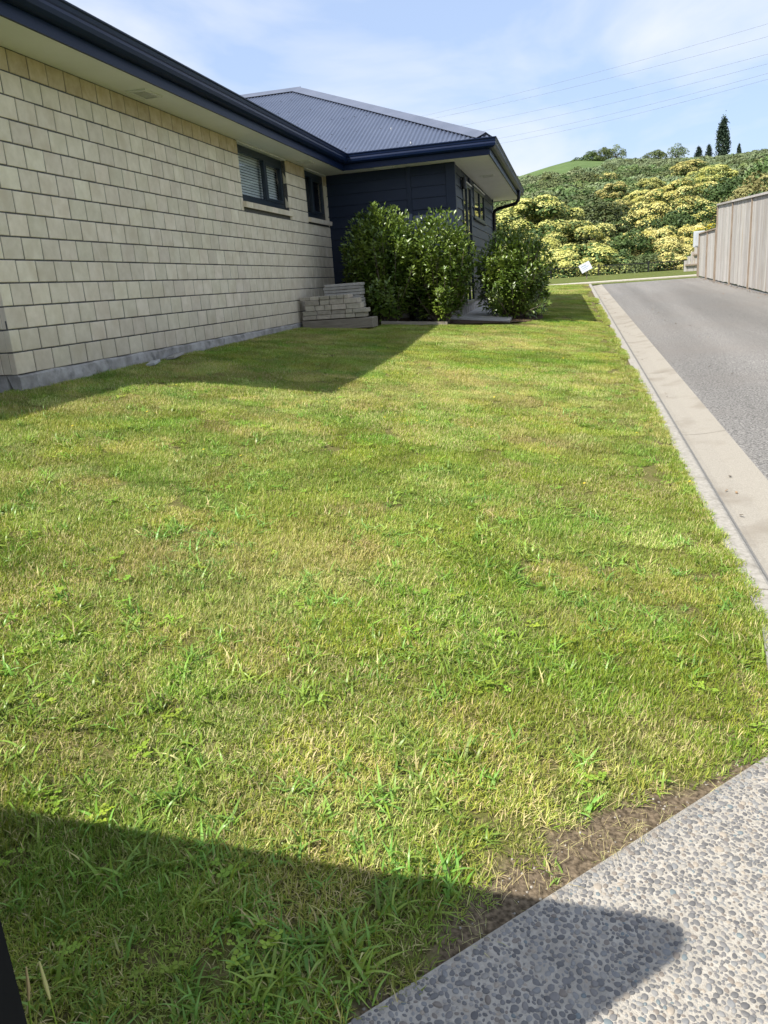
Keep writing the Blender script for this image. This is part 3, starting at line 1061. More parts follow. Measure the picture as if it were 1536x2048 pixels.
# roofing screws on the front slope
sc = MB()
for row in (0.25, 1.1, 2.0, 2.9, 3.8):
    x_ = -11.0
    k = 0
    while x_ < ex - 0.05:
        if k % 3 == 0 and x_ < ex - row - 0.2 and x_ > mx_ - row + 0.1:
            c = Vector((x_, ey + row + rng.uniform(-0.02, 0.02), zz(row) + 0.027))
            sc.box(c.x - 0.006, c.x + 0.006, c.y - 0.006, c.y + 0.006, c.z - 0.004, c.z + 0.007)
        x_ += 0.076
        k += 1
o = sc.build('roof_screws', M['dark'], rf)
o['kind'] = 'stuff'
# two pale scuffs of bird lime are left as tiny flecks on the sheet
for (x_, row) in ((-2.55, 0.12), (-3.05, 1.0)):
    MB().box(x_, x_ + 0.016, ey + row, ey + row + 0.05, zz(row) + 0.022, zz(row) + 0.028 + 0.05 * TP).build('fleck', M['white'], rf)

# ---- navy weatherboards
BP = 0.185
def boards_front(x0, x1, parent):
    z = ZN
    while z < ZS - 0.02:
        z1 = min(z + BP + 0.02, ZS - 0.001)
        v = []
        for x_ in (x0, x1):
            v += [(x_, YN + 0.02, z), (x_, YN - 0.022, z), (x_, YN - 0.022, z + 0.004), (x_, YN - 0.004, z1), (x_, YN + 0.02, z1)]
        mesh_obj('weatherboard', v, [(1, 6, 7, 2), (2, 7, 8, 3), (0, 5, 6, 1), (3, 8, 9, 4), (0, 1, 2, 3, 4), (9, 8, 7, 6, 5)], M['navy'], parent)
        z += BP


def boards_side(y0, y1, z_lo, z_hi, parent):
    z = ZN
    while z < ZS - 0.02:
        z1 = min(z + BP + 0.02, ZS - 0.001)
        if z + BP * 0.5 > z_lo and z + BP * 0.5 < z_hi:
            v = []
            for y_ in (y0, y1):
                v += [(NX - 0.02, y_, z), (NX + 0.022, y_, z), (NX + 0.022, y_, z + 0.004), (NX + 0.004, y_, z1), (NX - 0.02, y_, z1)]
            mesh_obj('weatherboard', v, [(2, 7, 6, 1), (3, 8, 7, 2), (1, 6, 5, 0), (4, 9, 8, 3), (4, 3, 2, 1, 0), (5, 6, 7, 8, 9)], M['navy'], parent)
        z += BP


mb = MB()
mb.box(-6.0, NX - 0.025, YN + 0.021, YN + 0.1, 0.7, ZS - 0.002)
mb.box(NX - 0.1, NX - 0.021, YN + 0.1005, YE, 0.7, ZS - 0.002)
nw = mb.build('weatherboard_wall', M['navy'], house)
boards_front(WX + 0.0, -2.722, nw)
boards_front(-2.642, -2.032, nw)
MB().bbox(-2.722, -2.642, YN - 0.034, YN + 0.02, ZN - 0.01, ZS - 0.001, 0.004).build('batten', M['navy'], nw)
MB().bbox(-2.032, NX + 0.030, YN - 0.034, YN - 0.002, ZN - 0.01, ZS - 0.001, 0.004).build('corner_board', M['navy'], nw)
MB().bbox(NX - 0.004, NX + 0.030, YN - 0.0015, YN + 0.11, ZN - 0.01, ZS - 0.001, 0.004).build('corner_board', M['navy'], nw)
MB().bbox(NX - 0.01, NX + 0.028, YE - 0.1, YE, ZN - 0.01, ZS - 0.001, 0.004).build('corner_board', M['navy'], nw)
DY0, DY1, WY0, WY1 = 15.25, 16.55, 17.05, 19.2
boards_side(YN + 0.112, DY0, 0, 9, nw)
boards_side(DY1, WY0, 0, 9, nw)
boards_side(WY1, YE - 0.102, 0, 9, nw)
boards_side(WY0, WY1, 0, 2.64, nw)
MB().box(-6, NX - 0.0265, YN - 0.0, YN + 0.02, 0.62, ZN - 0.004).build('base_strip', M['plinth'], nw)
MB().box(NX - 0.03, NX + 0.004, YN + 0.0, YE, 0.62, ZN - 0.004).build('base_strip', M['plinth'], nw)


def side_opening(y0, y1, z0, z1, mull, name, label):
    mb = MB()
    x0, x1 = NX - 0.02, NX + 0.034
    mb.bbox(x0, x1, y0 + 0.002, y0 + 0.06, z0, z1, 0.004)
    mb.bbox(x0, x1, y1 - 0.06, y1 - 0.002, z0, z1, 0.004)
    mb.bbox(x0, x1 - 0.002, y0 + 0.06, y1 - 0.06, z1 - 0.06, z1, 0.004)
    mb.bbox(x0, x1 - 0.002, y0 + 0.06, y1 - 0.06, z0, z0 + 0.07, 0.004)
    for q in mull:
        mb.bbox(x0, x1 - 0.003, q - 0.035, q + 0.035, z0 + 0.07, z1 - 0.06, 0.004)
    w = mb.build(name, M['frame'], house)
    w['label'] = label
    cuts = [y0 + 0.06] + [c for q in mull for c in (q - 0.035, q + 0.035)] + [y1 - 0.06]
    for i in range(0, len(cuts), 2):
        MB().box(NX + 0.006, NX + 0.010, cuts[i], cuts[i + 1], z0 + 0.07, z1 - 0.06).build('pane', M['glass'], w)
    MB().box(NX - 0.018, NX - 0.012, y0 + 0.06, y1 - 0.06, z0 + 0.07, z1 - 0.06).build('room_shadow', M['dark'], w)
    MB().bbox(NX + 0.0, NX + 0.05, y0 - 0.03, y1 + 0.03, z1 + 0.001, z1 + 0.022, 0.002).build('head_trim', M['trim'], w)
    return w


dr = side_opening(DY0, DY1, ZN - 0.02, ZS - 0.18, [15.9], 'door', 'tall glazed door on the side of the navy wing')
MB().bbox(NX + 0.03, NX + 0.075, 15.86, 15.89, 1.95, 2.12, 0.004).build('handle', M['black'], dr)
wi = side_opening(WY0, WY1, 2.64, ZS - 0.10, [18.2], 'window', 'narrow high window on the side of the navy wing')
MB().bbox(NX + 0.01, NX + 0.07, WY0 - 0.03, WY1 + 0.03, 2.612, 2.638, 0.003).build('sill', M['frame'], wi)
# hidden rear and wing walls (keep light and shade right)
MB().box(-6, NX - 0.1, YE - 0.05, YE - 0.01, 0.6, ZS - 0.002).build('rear_wall', M['navy'], house)
MB().box(-5.75, -5.6, -5, Y0 + 0.1, 0.5, ZS - 0.002).build('wing_wall', M['navy'], house)

wl_ = MB()
wl_.tube([(NX + 0.07, 15.12, 3.02), (NX + 0.07, 15.12, 3.22)], 0.045, 12)
wl_.bbox(NX + 0.02, NX + 0.05, 15.08, 15.16, 3.06, 3.18, 0.004)
tag(wl_.build('wall_light', M['black']), 'small black cylinder wall light beside the glazed side door', 'wall light')

# ------------------------------------------------------------------ patio slab and garden bed
pv_, pf_ = [], []
for y_ in (14.1, 16, 18, 20, 22.4):
    for x_ in (-2.75, -1.9, -1.45, -1.0):
        pv_.append((x_, y_, float(G(x_, y_)) + 0.045))
for j in range(4):
    for i in range(3):
        pf_.append((j * 4 + i, j * 4 + i + 1, (j + 1) * 4 + i + 1, (j + 1) * 4 + i))
n_ = len(pv_)
pv_ += [(a_, b_, c_ - 0.12) for a_, b_, c_ in pv_]
bd = [0, 1, 2, 3, 7, 11, 15, 19]
for a_, b_ in zip(bd[:-1], bd[1:]):
    pf_.append((a_, a_ + n_, b_ + n_, b_))
tag(mesh_obj('patio_slab', pv_, pf_, M['concrete']), kind='structure')
bed_pts = [(-4.1, 12.95), (-3.4, 12.9), (-2.5, 13.0), (-1.6, 13.35), (-0.75, 14.2), (-0.45, 15.2), (-0.5, 16.0), (-0.99, 16.0), (-0.99, 14.09), (-2.0, 14.09), (-2.76, 14.09), (-2.76, 14.2), (-4.1, 14.2)]
bv = []
for (x_, y_) in bed_pts:
    bv.append((x_, y_, float(lawn_z(x_, y_)) + 0.028))
bed = mesh_obj('garden_bed', bv, [tuple(range(len(bv)))], M['mulch'])
tag(bed, kind='structure')
e1 = MB()
pts = [(-3.02, 12.86), (-2.4, 12.93), (-1.95, 13.08)]
for a, b_ in zip(pts[:-1], pts[1:]):
    A = Vector((a[0], a[1], float(G(*a)) - 0.02)); B = Vector((b_[0], b_[1], float(G(*b_)) - 0.02))
    n = Vector((-(B - A).y, (B - A).x, 0)).normalized() * 0.012
    v = [A - n, B - n, B + n, A + n]
    v += [q + Vector((0, 0, 0.075)) for q in v]
    e1.add(v, [(0, 3, 2, 1), (4, 5, 6, 7), (0, 1, 5, 4), (1, 2, 6, 5), (2, 3, 7, 6), (3, 0, 4, 7)])
tag(e1.build('garden_edging', M['sleeper']), 'thin weathered timber edging strip along the garden bed', 'edging')

# ------------------------------------------------------------------ spare bricks and pavers stacked at the wall end
SY = 12.02
gz = float(G(-3.6, SY + 0.2)) - 0.01
o = MB().bbox(-4.10, -2.95, SY - 0.02, SY + 0.33, gz - 0.02, gz + 0.135, 0.008).build('timber_sleeper', M['sleeper'])
tag(o, 'grey timber sleeper under the stack of spare bricks beside the house', 'sleeper')
z = gz + 0.150
rows = [(0.068, -4.10, -3.02), (0.066, -4.10, -3.02), (0.082, -4.05, -3.12), (0.080, -4.05, -3.12), (0.060, -4.11, -3.30)]
ORD = ['first', 'second', 'third', 'fourth', 'fifth', 'sixth', 'seventh', 'eighth', 'ninth', 'tenth']
ROW = ['bottom', 'second', 'third', 'fourth', 'top']
for ri, (h_, xa, xb) in enumerate(rows):
    x_ = xa + rng.uniform(0, 0.02)
    bi = 0
    while x_ < xb - 0.05:
        w = min(rng.choice([0.115, 0.16, 0.235, 0.235]), xb - x_)
        dy = rng.uniform(-0.012, 0.012)
        o = MB().bbox(x_, x_ + w - 0.006, SY + dy, SY + 0.235 + dy, z, z + h_ - 0.004, 0.006).build('spare_brick', M['spare_brick'])
        tag(o, '%s spare brick from left, %s row of the low stack by the wall' % (ORD[bi], ROW[ri]), 'brick', 'spare bricks stacked against the wall')
        bi += 1
        x_ += w + rng.choice([0, 0, 0.006])
    z += h_
o = MB().bbox(-4.08, -3.2, SY + 0.30, SY + 0.62, gz - 0.02, gz + 0.2, 0.01).build('timber_sleeper', M['sleeper'])
tag(o, 'second timber sleeper at the back, under the stack of flat pavers', 'sleeper')
zp = gz + 0.202
for i in range(10):
    a = rng.uniform(-0.012, 0.012)
    o = MB().bbox(-3.80 + a, -3.20 + a, SY + 0.31 + a, SY + 0.61 + a, zp + i * 0.047, zp + i * 0.047 + 0.042, 0.006).build('flat_paver', M['paver'])
    tag(o, '%s flat grey paver from the top in the stack behind the spare bricks' % ORD[9 - i], 'paver', 'flat pavers stacked behind the bricks')

# two offcuts lying on the lawn by the plinth
def offcut(cx, cy, w, d, rz, name, label, mat):
    mb = MB(); mb.bbox(-w / 2, w / 2, -d / 2, d / 2, 0, 0.028, 0.005)
    o = mb.build(name, mat)
    o.location = (cx, cy, float(G(cx, cy)) + 0.012)
    o.rotation_euler = (R(5), R(-7), rz)
    tag(o, label, 'paver')


offcut(-3.98, 7.03, 0.09, 0.20, R(12), 'loose_paver', 'pale loose paver lying on the lawn against the plinth, nearer one', M['paver_pale'])
offcut(-4.05, 7.62, 0.10, 0.26, R(4), 'loose_paver', 'grey loose paver leaning on the plinth, farther of the two', M['paver'])

# black planter pot between the shrubs
pot = MB()
ppx, ppy = -2.52, 13.62
gzp = float(G(ppx, ppy))
ring = [(0.16, 0.0), (0.20, 0.55), (0.215, 0.56), (0.215, 0.60), (0.185, 0.60), (0.17, 0.50)]
n = 20
v, f = [], []
for (r_, z_) in ring:
    for k in range(n):
        t = 2 * math.pi * k / n
        v.append((ppx + r_ * math.cos(t), ppy + r_ * math.sin(t), gzp + z_))
for l in range(len(ring) - 1):
    for k in range(n):
        f.append((l * n + k, l * n + (k + 1) % n, (l + 1) * n + (k + 1) % n, (l + 1) * n + k))
f.append(tuple((len(ring) - 1) * n + k for k in range(n)))
pot.add(v, f)
tag(pot.build('planter_pot', M['black'], None, True), 'tall black plastic pot standing between the two left shrubs', 'pot')


# ------------------------------------------------------------------ leaves
def leaf_quads(P, D, Nn, ln, wd, fold=0.25, curl=0.15):
    """P base points, D direction, Nn normal (arrays) -> verts, faces; each leaf = 4 tris (6 verts)"""
    D = D / np.linalg.norm(D, axis=1, keepdims=True)
    S = np.cross(D, Nn); S /= np.linalg.norm(S, axis=1, keepdims=True) + 1e-9
    U = np.cross(S, D)
    ln = ln[:, None]; wd = wd[:, None]
    a = P
    m1 = P + D * ln * 0.5 - U * ln * curl * 0.25
    e = P + D * ln - U * ln * curl
    l1 = P + D * ln * 0.48 + S * wd * 0.5 + U * wd * fold
    r1 = P + D * ln * 0.48 - S * wd * 0.5 + U * wd * fold
    n = len(P)
    V = np.stack([a, l1, e, r1, m1], 1).reshape(-1, 3)
    base = (np.arange(n) * 5)[:, None]
    F = np.concatenate([base + np.array([[0, 4, 1]]), base + np.array([[1, 4, 2]]), base + np.array([[0, 3, 4]]), base + np.array([[3, 2, 4]])], 0)
    return V, F


def np_mesh(name, V, F, mats, mi=None, smooth=False):
    me = bpy.data.meshes.new(name)
    F = np.asarray(F); k = F.shape[1]
    me.vertices.add(len(V)); me.vertices.foreach_set('co', np.asarray(V, np.float32).ravel())
    me.loops.add(F.size); me.loops.foreach_set('vertex_index', F.astype(np.int32).ravel())
    me.polygons.add(len(F))
    me.polygons.foreach_set('loop_start', np.arange(0, F.size, k, dtype=np.int32))
    me.polygons.foreach_set('loop_total', np.full(len(F), k, np.int32))
    for m_ in mats: me.materials.append(m_)
    if mi is not None: me.polygons.foreach_set('material_index', np.asarray(mi, np.int32))
    if smooth: me.polygons.foreach_set('use_smooth', np.ones(len(F), bool))
    me.update(calc_edges=True)
    me.validate()
    return me


def shrub(name, label, bx, by, rad, hgt, seed, nsh, lean=(0, 0), top_spread=1.0):
    r_ = np.random.RandomState(seed)
    bz = float(G(bx, by)) + 0.005
    root = empty(name, (bx, by, bz))
    tag(root, label, 'shrub')
    st = MB()
    LP, LD, LN, LL, LW = [], [], [], [], []
    for s in range(nsh):
        az = r_.uniform(0, 2 * np.pi)
        rr = rad * np.sqrt(r_.uniform(0.01, 1)) * r_.uniform(0.8, 1.08)
        hh = hgt * (1.0 - 0.42 * (rr / rad) ** 2) * r_.uniform(0.62, 1.03)
        if r_.rand() < 0.35: hh *= r_.uniform(0.35, 0.75)
        tip = np.array([np.cos(az) * rr * top_spread + lean[0] * hh, np.sin(az) * rr * top_spread + lean[1] * hh, hh])
        b0 = np.array([np.cos(az) * 0.05, np.sin(az) * 0.05, 0.0]) + r_.randn(3) * [0.03, 0.03, 0]
        mid = b0 * 0.3 + np.array([tip[0] * 0.75, tip[1] * 0.75, tip[2] * 0.48])
        ts = np.linspace(0, 1, 9)[:, None]
        C = (1 - ts) ** 2 * b0 + 2 * ts * (1 - ts) * mid + ts ** 2 * tip
        C[1:-1] += r_.randn(7, 3) * 0.012
        if s % 2 == 0:
            st.tube([Vector(q) + Vector((bx, by, bz)) for q in C[::2]], [0.013 * (1 - 0.85 * t) + 0.002 for t in np.linspace(0, 1, 5)], 5, False)
        nl = int(92 * np.linalg.norm(tip) / 1.7) + 16
        t0 = 0.15 if rr > rad * 0.5 else 0.28
        tt = r_.uniform(t0, 1.0, nl) ** 0.85
        tt[-5:] = r_.uniform(0.93, 1.0, 5)
        for k in range(nl):
            t = tt[k]
            q = (1 - t) ** 2 * b0 + 2 * t * (1 - t) * mid + t ** 2 * tip
            ax = 2 * (1 - t) * (mid - b0) + 2 * t * (tip - mid); ax /= np.linalg.norm(ax)
            side = r_.randn(3); side -= ax * side.dot(ax); side /= np.linalg.norm(side)
            up = 0.55 + 0.7 * (t > 0.85)
            d = side + ax * up
            spread = 0.07 * (1 - t) + 0.02
            LP.append(q + side * r_.uniform(0, spread * 1.6))
            LD.append(d); LN.append(ax * 1.0 - side * 0.35 + r_.randn(3) * 0.28)
            LL.append(r_.uniform(0.058, 0.100)); LW.append(r_.uniform(0.030, 0.046))
    for k in range(int(3200 * rad * rad * hgt / 1.1)):
        q = r_.randn(3); q /= np.linalg.norm(q)
        rr = r_.uniform(0.25, 1.0) ** 0.5
        hz_ = 0.56 * hgt + q[2] * rr * 0.42 * hgt
        wf = 0.55 + 0.45 * min(1.0, max(0.0, (hz_ / hgt) / 0.45))
        c = np.array([q[0] * rr * rad * 0.92 * wf + lean[0] * hz_, q[1] * rr * rad * 0.92 * wf + lean[1] * hz_, hz_])
        d = q + np.array([0, 0, 0.5]) + r_.randn(3) * 0.6
        LP.append(c); LD.append(d); LN.append(r_.randn(3) * 0.6 + np.array([0, 0, 0.8]) + q * 0.6)
        LL.append(r_.uniform(0.05, 0.095)); LW.append(r_.uniform(0.028, 0.046))
    V, F = leaf_quads(np.array(LP), np.array(LD), np.array(LN), np.array(LL), np.array(LW), 0.18, 0.2)
    V = V + np.array([bx, by, bz])
    me = np_mesh('foliage', V, F, [M['leaf']])
    o = bpy.data.objects.new('foliage', me); COL.objects.link(o); adopt(o, root); o['kind'] = 'stuff'
    st.build('stems', M['bark'], root)
    return root


shrub('shrub', 'large glossy green shrub beside the stacked bricks, leftmost of the shrubs', -2.98, 13.35, 0.78, 1.92, 3, 150, (-0.02, 0))
shrub('shrub', 'glossy green shrub in front of the navy corner, middle of the three', -2.08, 13.42, 0.64, 1.85, 5, 120)
shrub('shrub', 'rounded glossy green shrub beyond the patio, rightmost of the three', -1.00, 15.0, 0.76, 1.60, 8, 130, (0.02, 0))
shrub('shrub', 'small low shrub growing just behind the rightmost shrub', -0.66, 15.75, 0.34, 0.9, 12, 34)

# ------------------------------------------------------------------ timber fence on the right
FX = 4.55
fence = empty('timber_fence', (FX, 20, 0.6))
tag(fence, 'tall weathered grey paling fence along the right side of the driveway', 'fence')


def pale_mesh(seed):
    r_ = random.Random(seed)
    mb = MB(); mb.bbox(-0.010, 0.010, 0.0, 1.0, 0.0, 1.0, 0.002)
    return mb


PM = []
for s in range(3):
    r_ = random.Random(s)
    v = [(-0.010, 0, 0), (0.010, 0, 0), (0.010, 1, 0), (-0.010, 1, 0), (-0.010, 0, 1), (0.010, 0, 1), (0.010, 1, 1), (-0.010, 1, 1)]
    v = [(a + r_.uniform(-0.002, 0.002), b_, c) for a, b_, c in v]
    PM.append(mesh_obj('pale', v, [(0, 3, 2, 1), (4, 5, 6, 7), (0, 1, 5, 4), (1, 2, 6, 5), (2, 3, 7, 6), (3, 0, 4, 7)], M['timber'], link=False).data)
posts = [10.0, 12.5, 15.0, 17.5, 20.0, 22.5, 25.0, 27.4]
def topz(y): return 3.09 - 0.0375 * (27.3 - y)
for i in range(len(posts) - 1):
    ya, yb = posts[i], posts[i + 1]
    y = ya + 0.03
    zc = topz(yb) if False else None
    while y < yb - 0.05:
        w = min(rng.uniform(0.135, 0.155), yb - 0.03 - y)
        zb_ = float(road_z(0, y)) + 0.05 + rng.uniform(-0.015, 0.015)
        inst('pale', PM[rng.randrange(3)], (FX + rng.uniform(-0.003, 0.003), y, zb_), fence, (0, 0, 0), (1, w - 0.005, topz(y) - zb_ + rng.uniform(-0.006, 0.004)))
        y += w
for y in posts:
    MB().bbox(FX - 0.045, FX + 0.05, y - 0.028, y + 0.028, float(road_z(0, y)) - 0.1, topz(y) - 0.002, 0.004).build('post', M['timber_dark'], fence)
for i in range(len(posts) - 1):
    ya, yb = posts[i], posts[i + 1]
    v = []
    for y in (ya, yb - 0.006):
        t = topz(y)
        v += [(FX - 0.06, y, t + 0.004), (FX + 0.09, y, t + 0.004), (FX + 0.09, y, t + 0.05), (FX - 0.06, y, t + 0.056)]
    mesh_obj('capping_rail', v, [(0, 1, 5, 4), (1, 2, 6, 5), (2, 3, 7, 6), (3, 0, 4, 7), (3, 2, 1, 0), (4, 5, 6, 7)], M['timber'], fence)
    for zo in (0.25, 1.1, 1.9):
        v = []
        for y in (ya + 0.03, yb - 0.03):
            t = float(road_z(0, y)) + zo
            v += [(FX + 0.016, y, t), (FX + 0.06, y, t), (FX + 0.06, y, t + 0.07), (FX + 0.016, y, t + 0.07)]
        mesh_obj('rail', v, [(0, 1, 5, 4), (1, 2, 6, 5), (2, 3, 7, 6), (3, 0, 4, 7), (3, 2, 1, 0), (4, 5, 6, 7)], M['timber_dark'], fence)
# lower end section
low = empty('timber_fence', (FX, 29, 0.9))
tag(low, 'lower end section of the paling fence, with the meter box', 'fence')
y = 27.44
while y < 30.72:
    w = min(rng.uniform(0.135, 0.155), 30.75 - y)
    zb_ = float(road_z(0, y)) + 0.05
    inst('pale', PM[rng.randrange(3)], (FX + rng.uniform(-0.003, 0.003), y, zb_), low, (0, 0, 0), (1, w - 0.005, 2.40 - zb_ + rng.uniform(-0.006, 0.006)))
    y += w
for y in (27.44 + 0.05, 29.1, 30.8):
    MB().bbox(FX - 0.05, FX + 0.05, y - 0.035, y + 0.035, float(road_z(0, y)) - 0.1, 2.44 if y > 30 else 2.396, 0.004).build('post', M['timber_dark'], low)
MB().bbox(FX - 0.055, FX + 0.085, 27.44, 30.76, 2.406, 2.45, 0.005).build('capping_rail', M['timber_dark'], low)
mbx = MB().bbox(FX - 0.20, FX + 0.16, 30.84, 31.02, 1.98, 2.52, 0.012).build('meter_box', M['meter'])
tag(mbx, 'pale grey meter box on the end post of the fence', 'meter box')
MB().bbox(FX - 0.16, FX + 0.12, 30.826, 30.838, 2.02, 2.48, 0.003).build('lid', M['meter'], mbx)
MB().bbox(FX - 0.06, FX - 0.02, 30.86, 30.9, 1.0, 1.979, 0.003).build('conduit', M['timber_dark'], mbx)
# third fence seen end-on beyond, with a raked top
rk = empty('raked_fence', (5.0, 36.2, 1.1))
tag(rk, 'short grey paling fence with a raked top beyond the meter box', 'fence')
for i in range(9):
    x_ = 4.75 + i * 0.13
    h_ = 0.45 + min(i, 6) * 0.17
    MB().bbox(x_, x_ + 0.122, 36.2, 36.22, 1.05, 1.12 + h_, 0.003).build('pale', M['timber'], rk)
for (xa, xb, zc) in ((4.8, 5.9, 1.35), (5.1, 5.9, 1.75)):
    MB().bbox(xa, xb, 36.13, 36.198, zc, zc + 0.07, 0.004).build('rail', M['timber_dark'], rk)

# black picket railing at the edge of the gully
rail = empty('black_railing', (2, 39.2, 1.1))
tag(rail, 'low black metal railing along the edge of the gully', 'railing')
x_ = -3.0
pk = MB()
while x_ < 5.8:
    zb_ = float(verge_z(x_, 39.2))
    pk.box(x_ - 0.006, x_ + 0.006, 39.19, 39.21, zb_ - 0.05, 1.66 - 0.012 * x_)
    x_ += 0.14
o = pk.build('pickets', M['black'], rail); o['kind'] = 'stuff'
for x_ in np.arange(-3.0, 6.0, 2.2):
    MB().bbox(x_ - 0.03, x_ + 0.03, 39.16, 39.24, 0.6, 1.74 - 0.012 * x_, 0.004).build('post', M['black'], rail)
MB().add([(-3, 39.17, 1.71), (5.8, 39.17, 1.60), (5.8, 39.23, 1.60), (-3, 39.23, 1.71), (-3, 39.17, 1.67), (5.8, 39.17, 1.56), (5.8, 39.23, 1.56), (-3, 39.23, 1.67)],
         [(0, 1, 2, 3), (4, 7, 6, 5), (0, 4, 5, 1), (1, 5, 6, 2), (2, 6, 7, 3), (3, 7, 4, 0)]).build('top_rail', M['black'], rail)

# tilted white board on a stake
sg = empty('notice_board', (0.72, 35.6, 1.13))
tag(sg, 'small tilted white notice board on a stake on the grass verge', 'sign')
mb = MB(); mb.bbox(-0.24, 0.24, -0.012, 0.012, -0.18, 0.18, 0.003)
o = mb.build('board', M['white'])
o.parent = sg; o.location = (0, 0, 0.48); o.rotation_euler = (R(-18), R(-24), R(14))
M['print'] = nmat('faded_print', (0.20, 0.24, 0.31), (0.28, 0.32, 0.39), 20, 0.7)
for (xa, xb, za_, zb_) in ((-0.17, 0.06, 0.06, 0.10), (-0.17, 0.14, -0.02, 0.01), (-0.17, 0.10, -0.09, -0.07)):
    mb = MB(); mb.box(xa, xb, -0.0145, -0.0125, za_, zb_)
    q = mb.build('print_band', M['print']); q.parent = o
mb = MB(); mb.bbox(-0.025, 0.025, 0.014, 0.05, -0.1, 0.52, 0.003)
o = mb.build('stake', M['timber_dark']); o.parent = sg; o.location = (0.05, 0.02, 0)

# ------------------------------------------------------------------ dark fence beside the camera (its end shows at the lower left)
bf = empty('black_fence', (-0.56, 0.49, 0.2))
tag(bf, 'dark panel fence end at the lower left corner, shading the near lawn', 'fence')
FT = 1.635
v = [(-0.540, 0.475, 0.05), (-0.540, 0.475, FT - 0.12), (-0.552, 0.475, FT - 0.05), (-0.585, 0.475, FT - 0.012), (-0.645, 0.475, FT), (-5.5, 0.475, FT), (-5.5, 0.475, 0.05)]
n = len(v)
v += [(a, 0.505, c) for a, b_, c in v]
f = [tuple(range(n)), tuple(range(2 * n - 1, n - 1, -1))] + [(i, i + n, (i + 1) % n + n, (i + 1) % n) for i in range(n)]
mesh_obj('panel', v, f, M['matte_black'], bf)
for x_ in (-0.70, -2.4, -4.1):
    MB().bbox(x_ - 0.03, x_ + 0.03, 0.42, 0.474, 0.0, FT - 0.06, 0.004).build('post', M['matte_black'], bf)

# ------------------------------------------------------------------ trees
M['t_dark'] = nmat('dark_tree_leaves', (0.035, 0.066, 0.016), (0.080, 0.125, 0.030), 0.7, 0.6, objrand=0.18, hue=0.012, trans=0.0, spec=0.3)
M['t_olive'] = nmat('olive_tree_leaves', (0.055, 0.075, 0.022), (0.105, 0.128, 0.040), 0.7, 0.6, objrand=0.15, hue=0.012, trans=0.0, spec=0.3)
M['t_mid'] = nmat('mid_green_leaves', (0.080, 0.130, 0.036), (0.155, 0.205, 0.065), 0.5, 0.6, objrand=0.25, hue=0.02, trans=0.0, spec=0.3)
M['t_grey'] = nmat('grey_green_scrub', (0.105, 0.140, 0.065), (0.180, 0.220, 0.110), 0.3, 0.7, objrand=0.25, hue=0.02, trans=0.0, spec=0.25)
M['t_flower'] = nmat('cream_blossom', (0.46, 0.44, 0.11), (0.74, 0.69, 0.27), 0.9, 0.7, objrand=0.10, hue=0.014, trans=0.2, spec=0.2)
M['t_gold'] = nmat('gold_blossom', (0.50, 0.40, 0.03), (0.66, 0.54, 0.06), 0.9, 0.7, trans=0.2, spec=0.2)
M['t_pine'] = nmat('dark_conifer_leaves', (0.022, 0.042, 0.024), (0.045, 0.070, 0.040), 0.5, 0.7, objrand=0.1, trans=0.0, spec=0.25)
M['t_brown'] = nmat('brown_green_leaves', (0.14, 0.125, 0.045), (0.22, 0.21, 0.08), 0.8, 0.7, objrand=0.1, trans=0.0, spec=0.2)


def quads(P, Nn, size, r_, asp=0.6):
    n = len(P)
    Nn = Nn / (np.linalg.norm(Nn, axis=1, keepdims=True) + 1e-9)
    t = r_.randn(n, 3); t -= Nn * (t * Nn).sum(1, keepdims=True); t /= np.linalg.norm(t, axis=1, keepdims=True) + 1e-9
    s = np.cross(Nn, t)
    size = size[:, None]
    a = P + t * size; b_ = P + s * size * asp; c = P - t * size; d = P - s * size * asp
    V = np.stack([a, b_, c, d], 1).reshape(-1, 3)
    F = (np.arange(n) * 4)[:, None] + np.arange(4)[None]
    return V, F


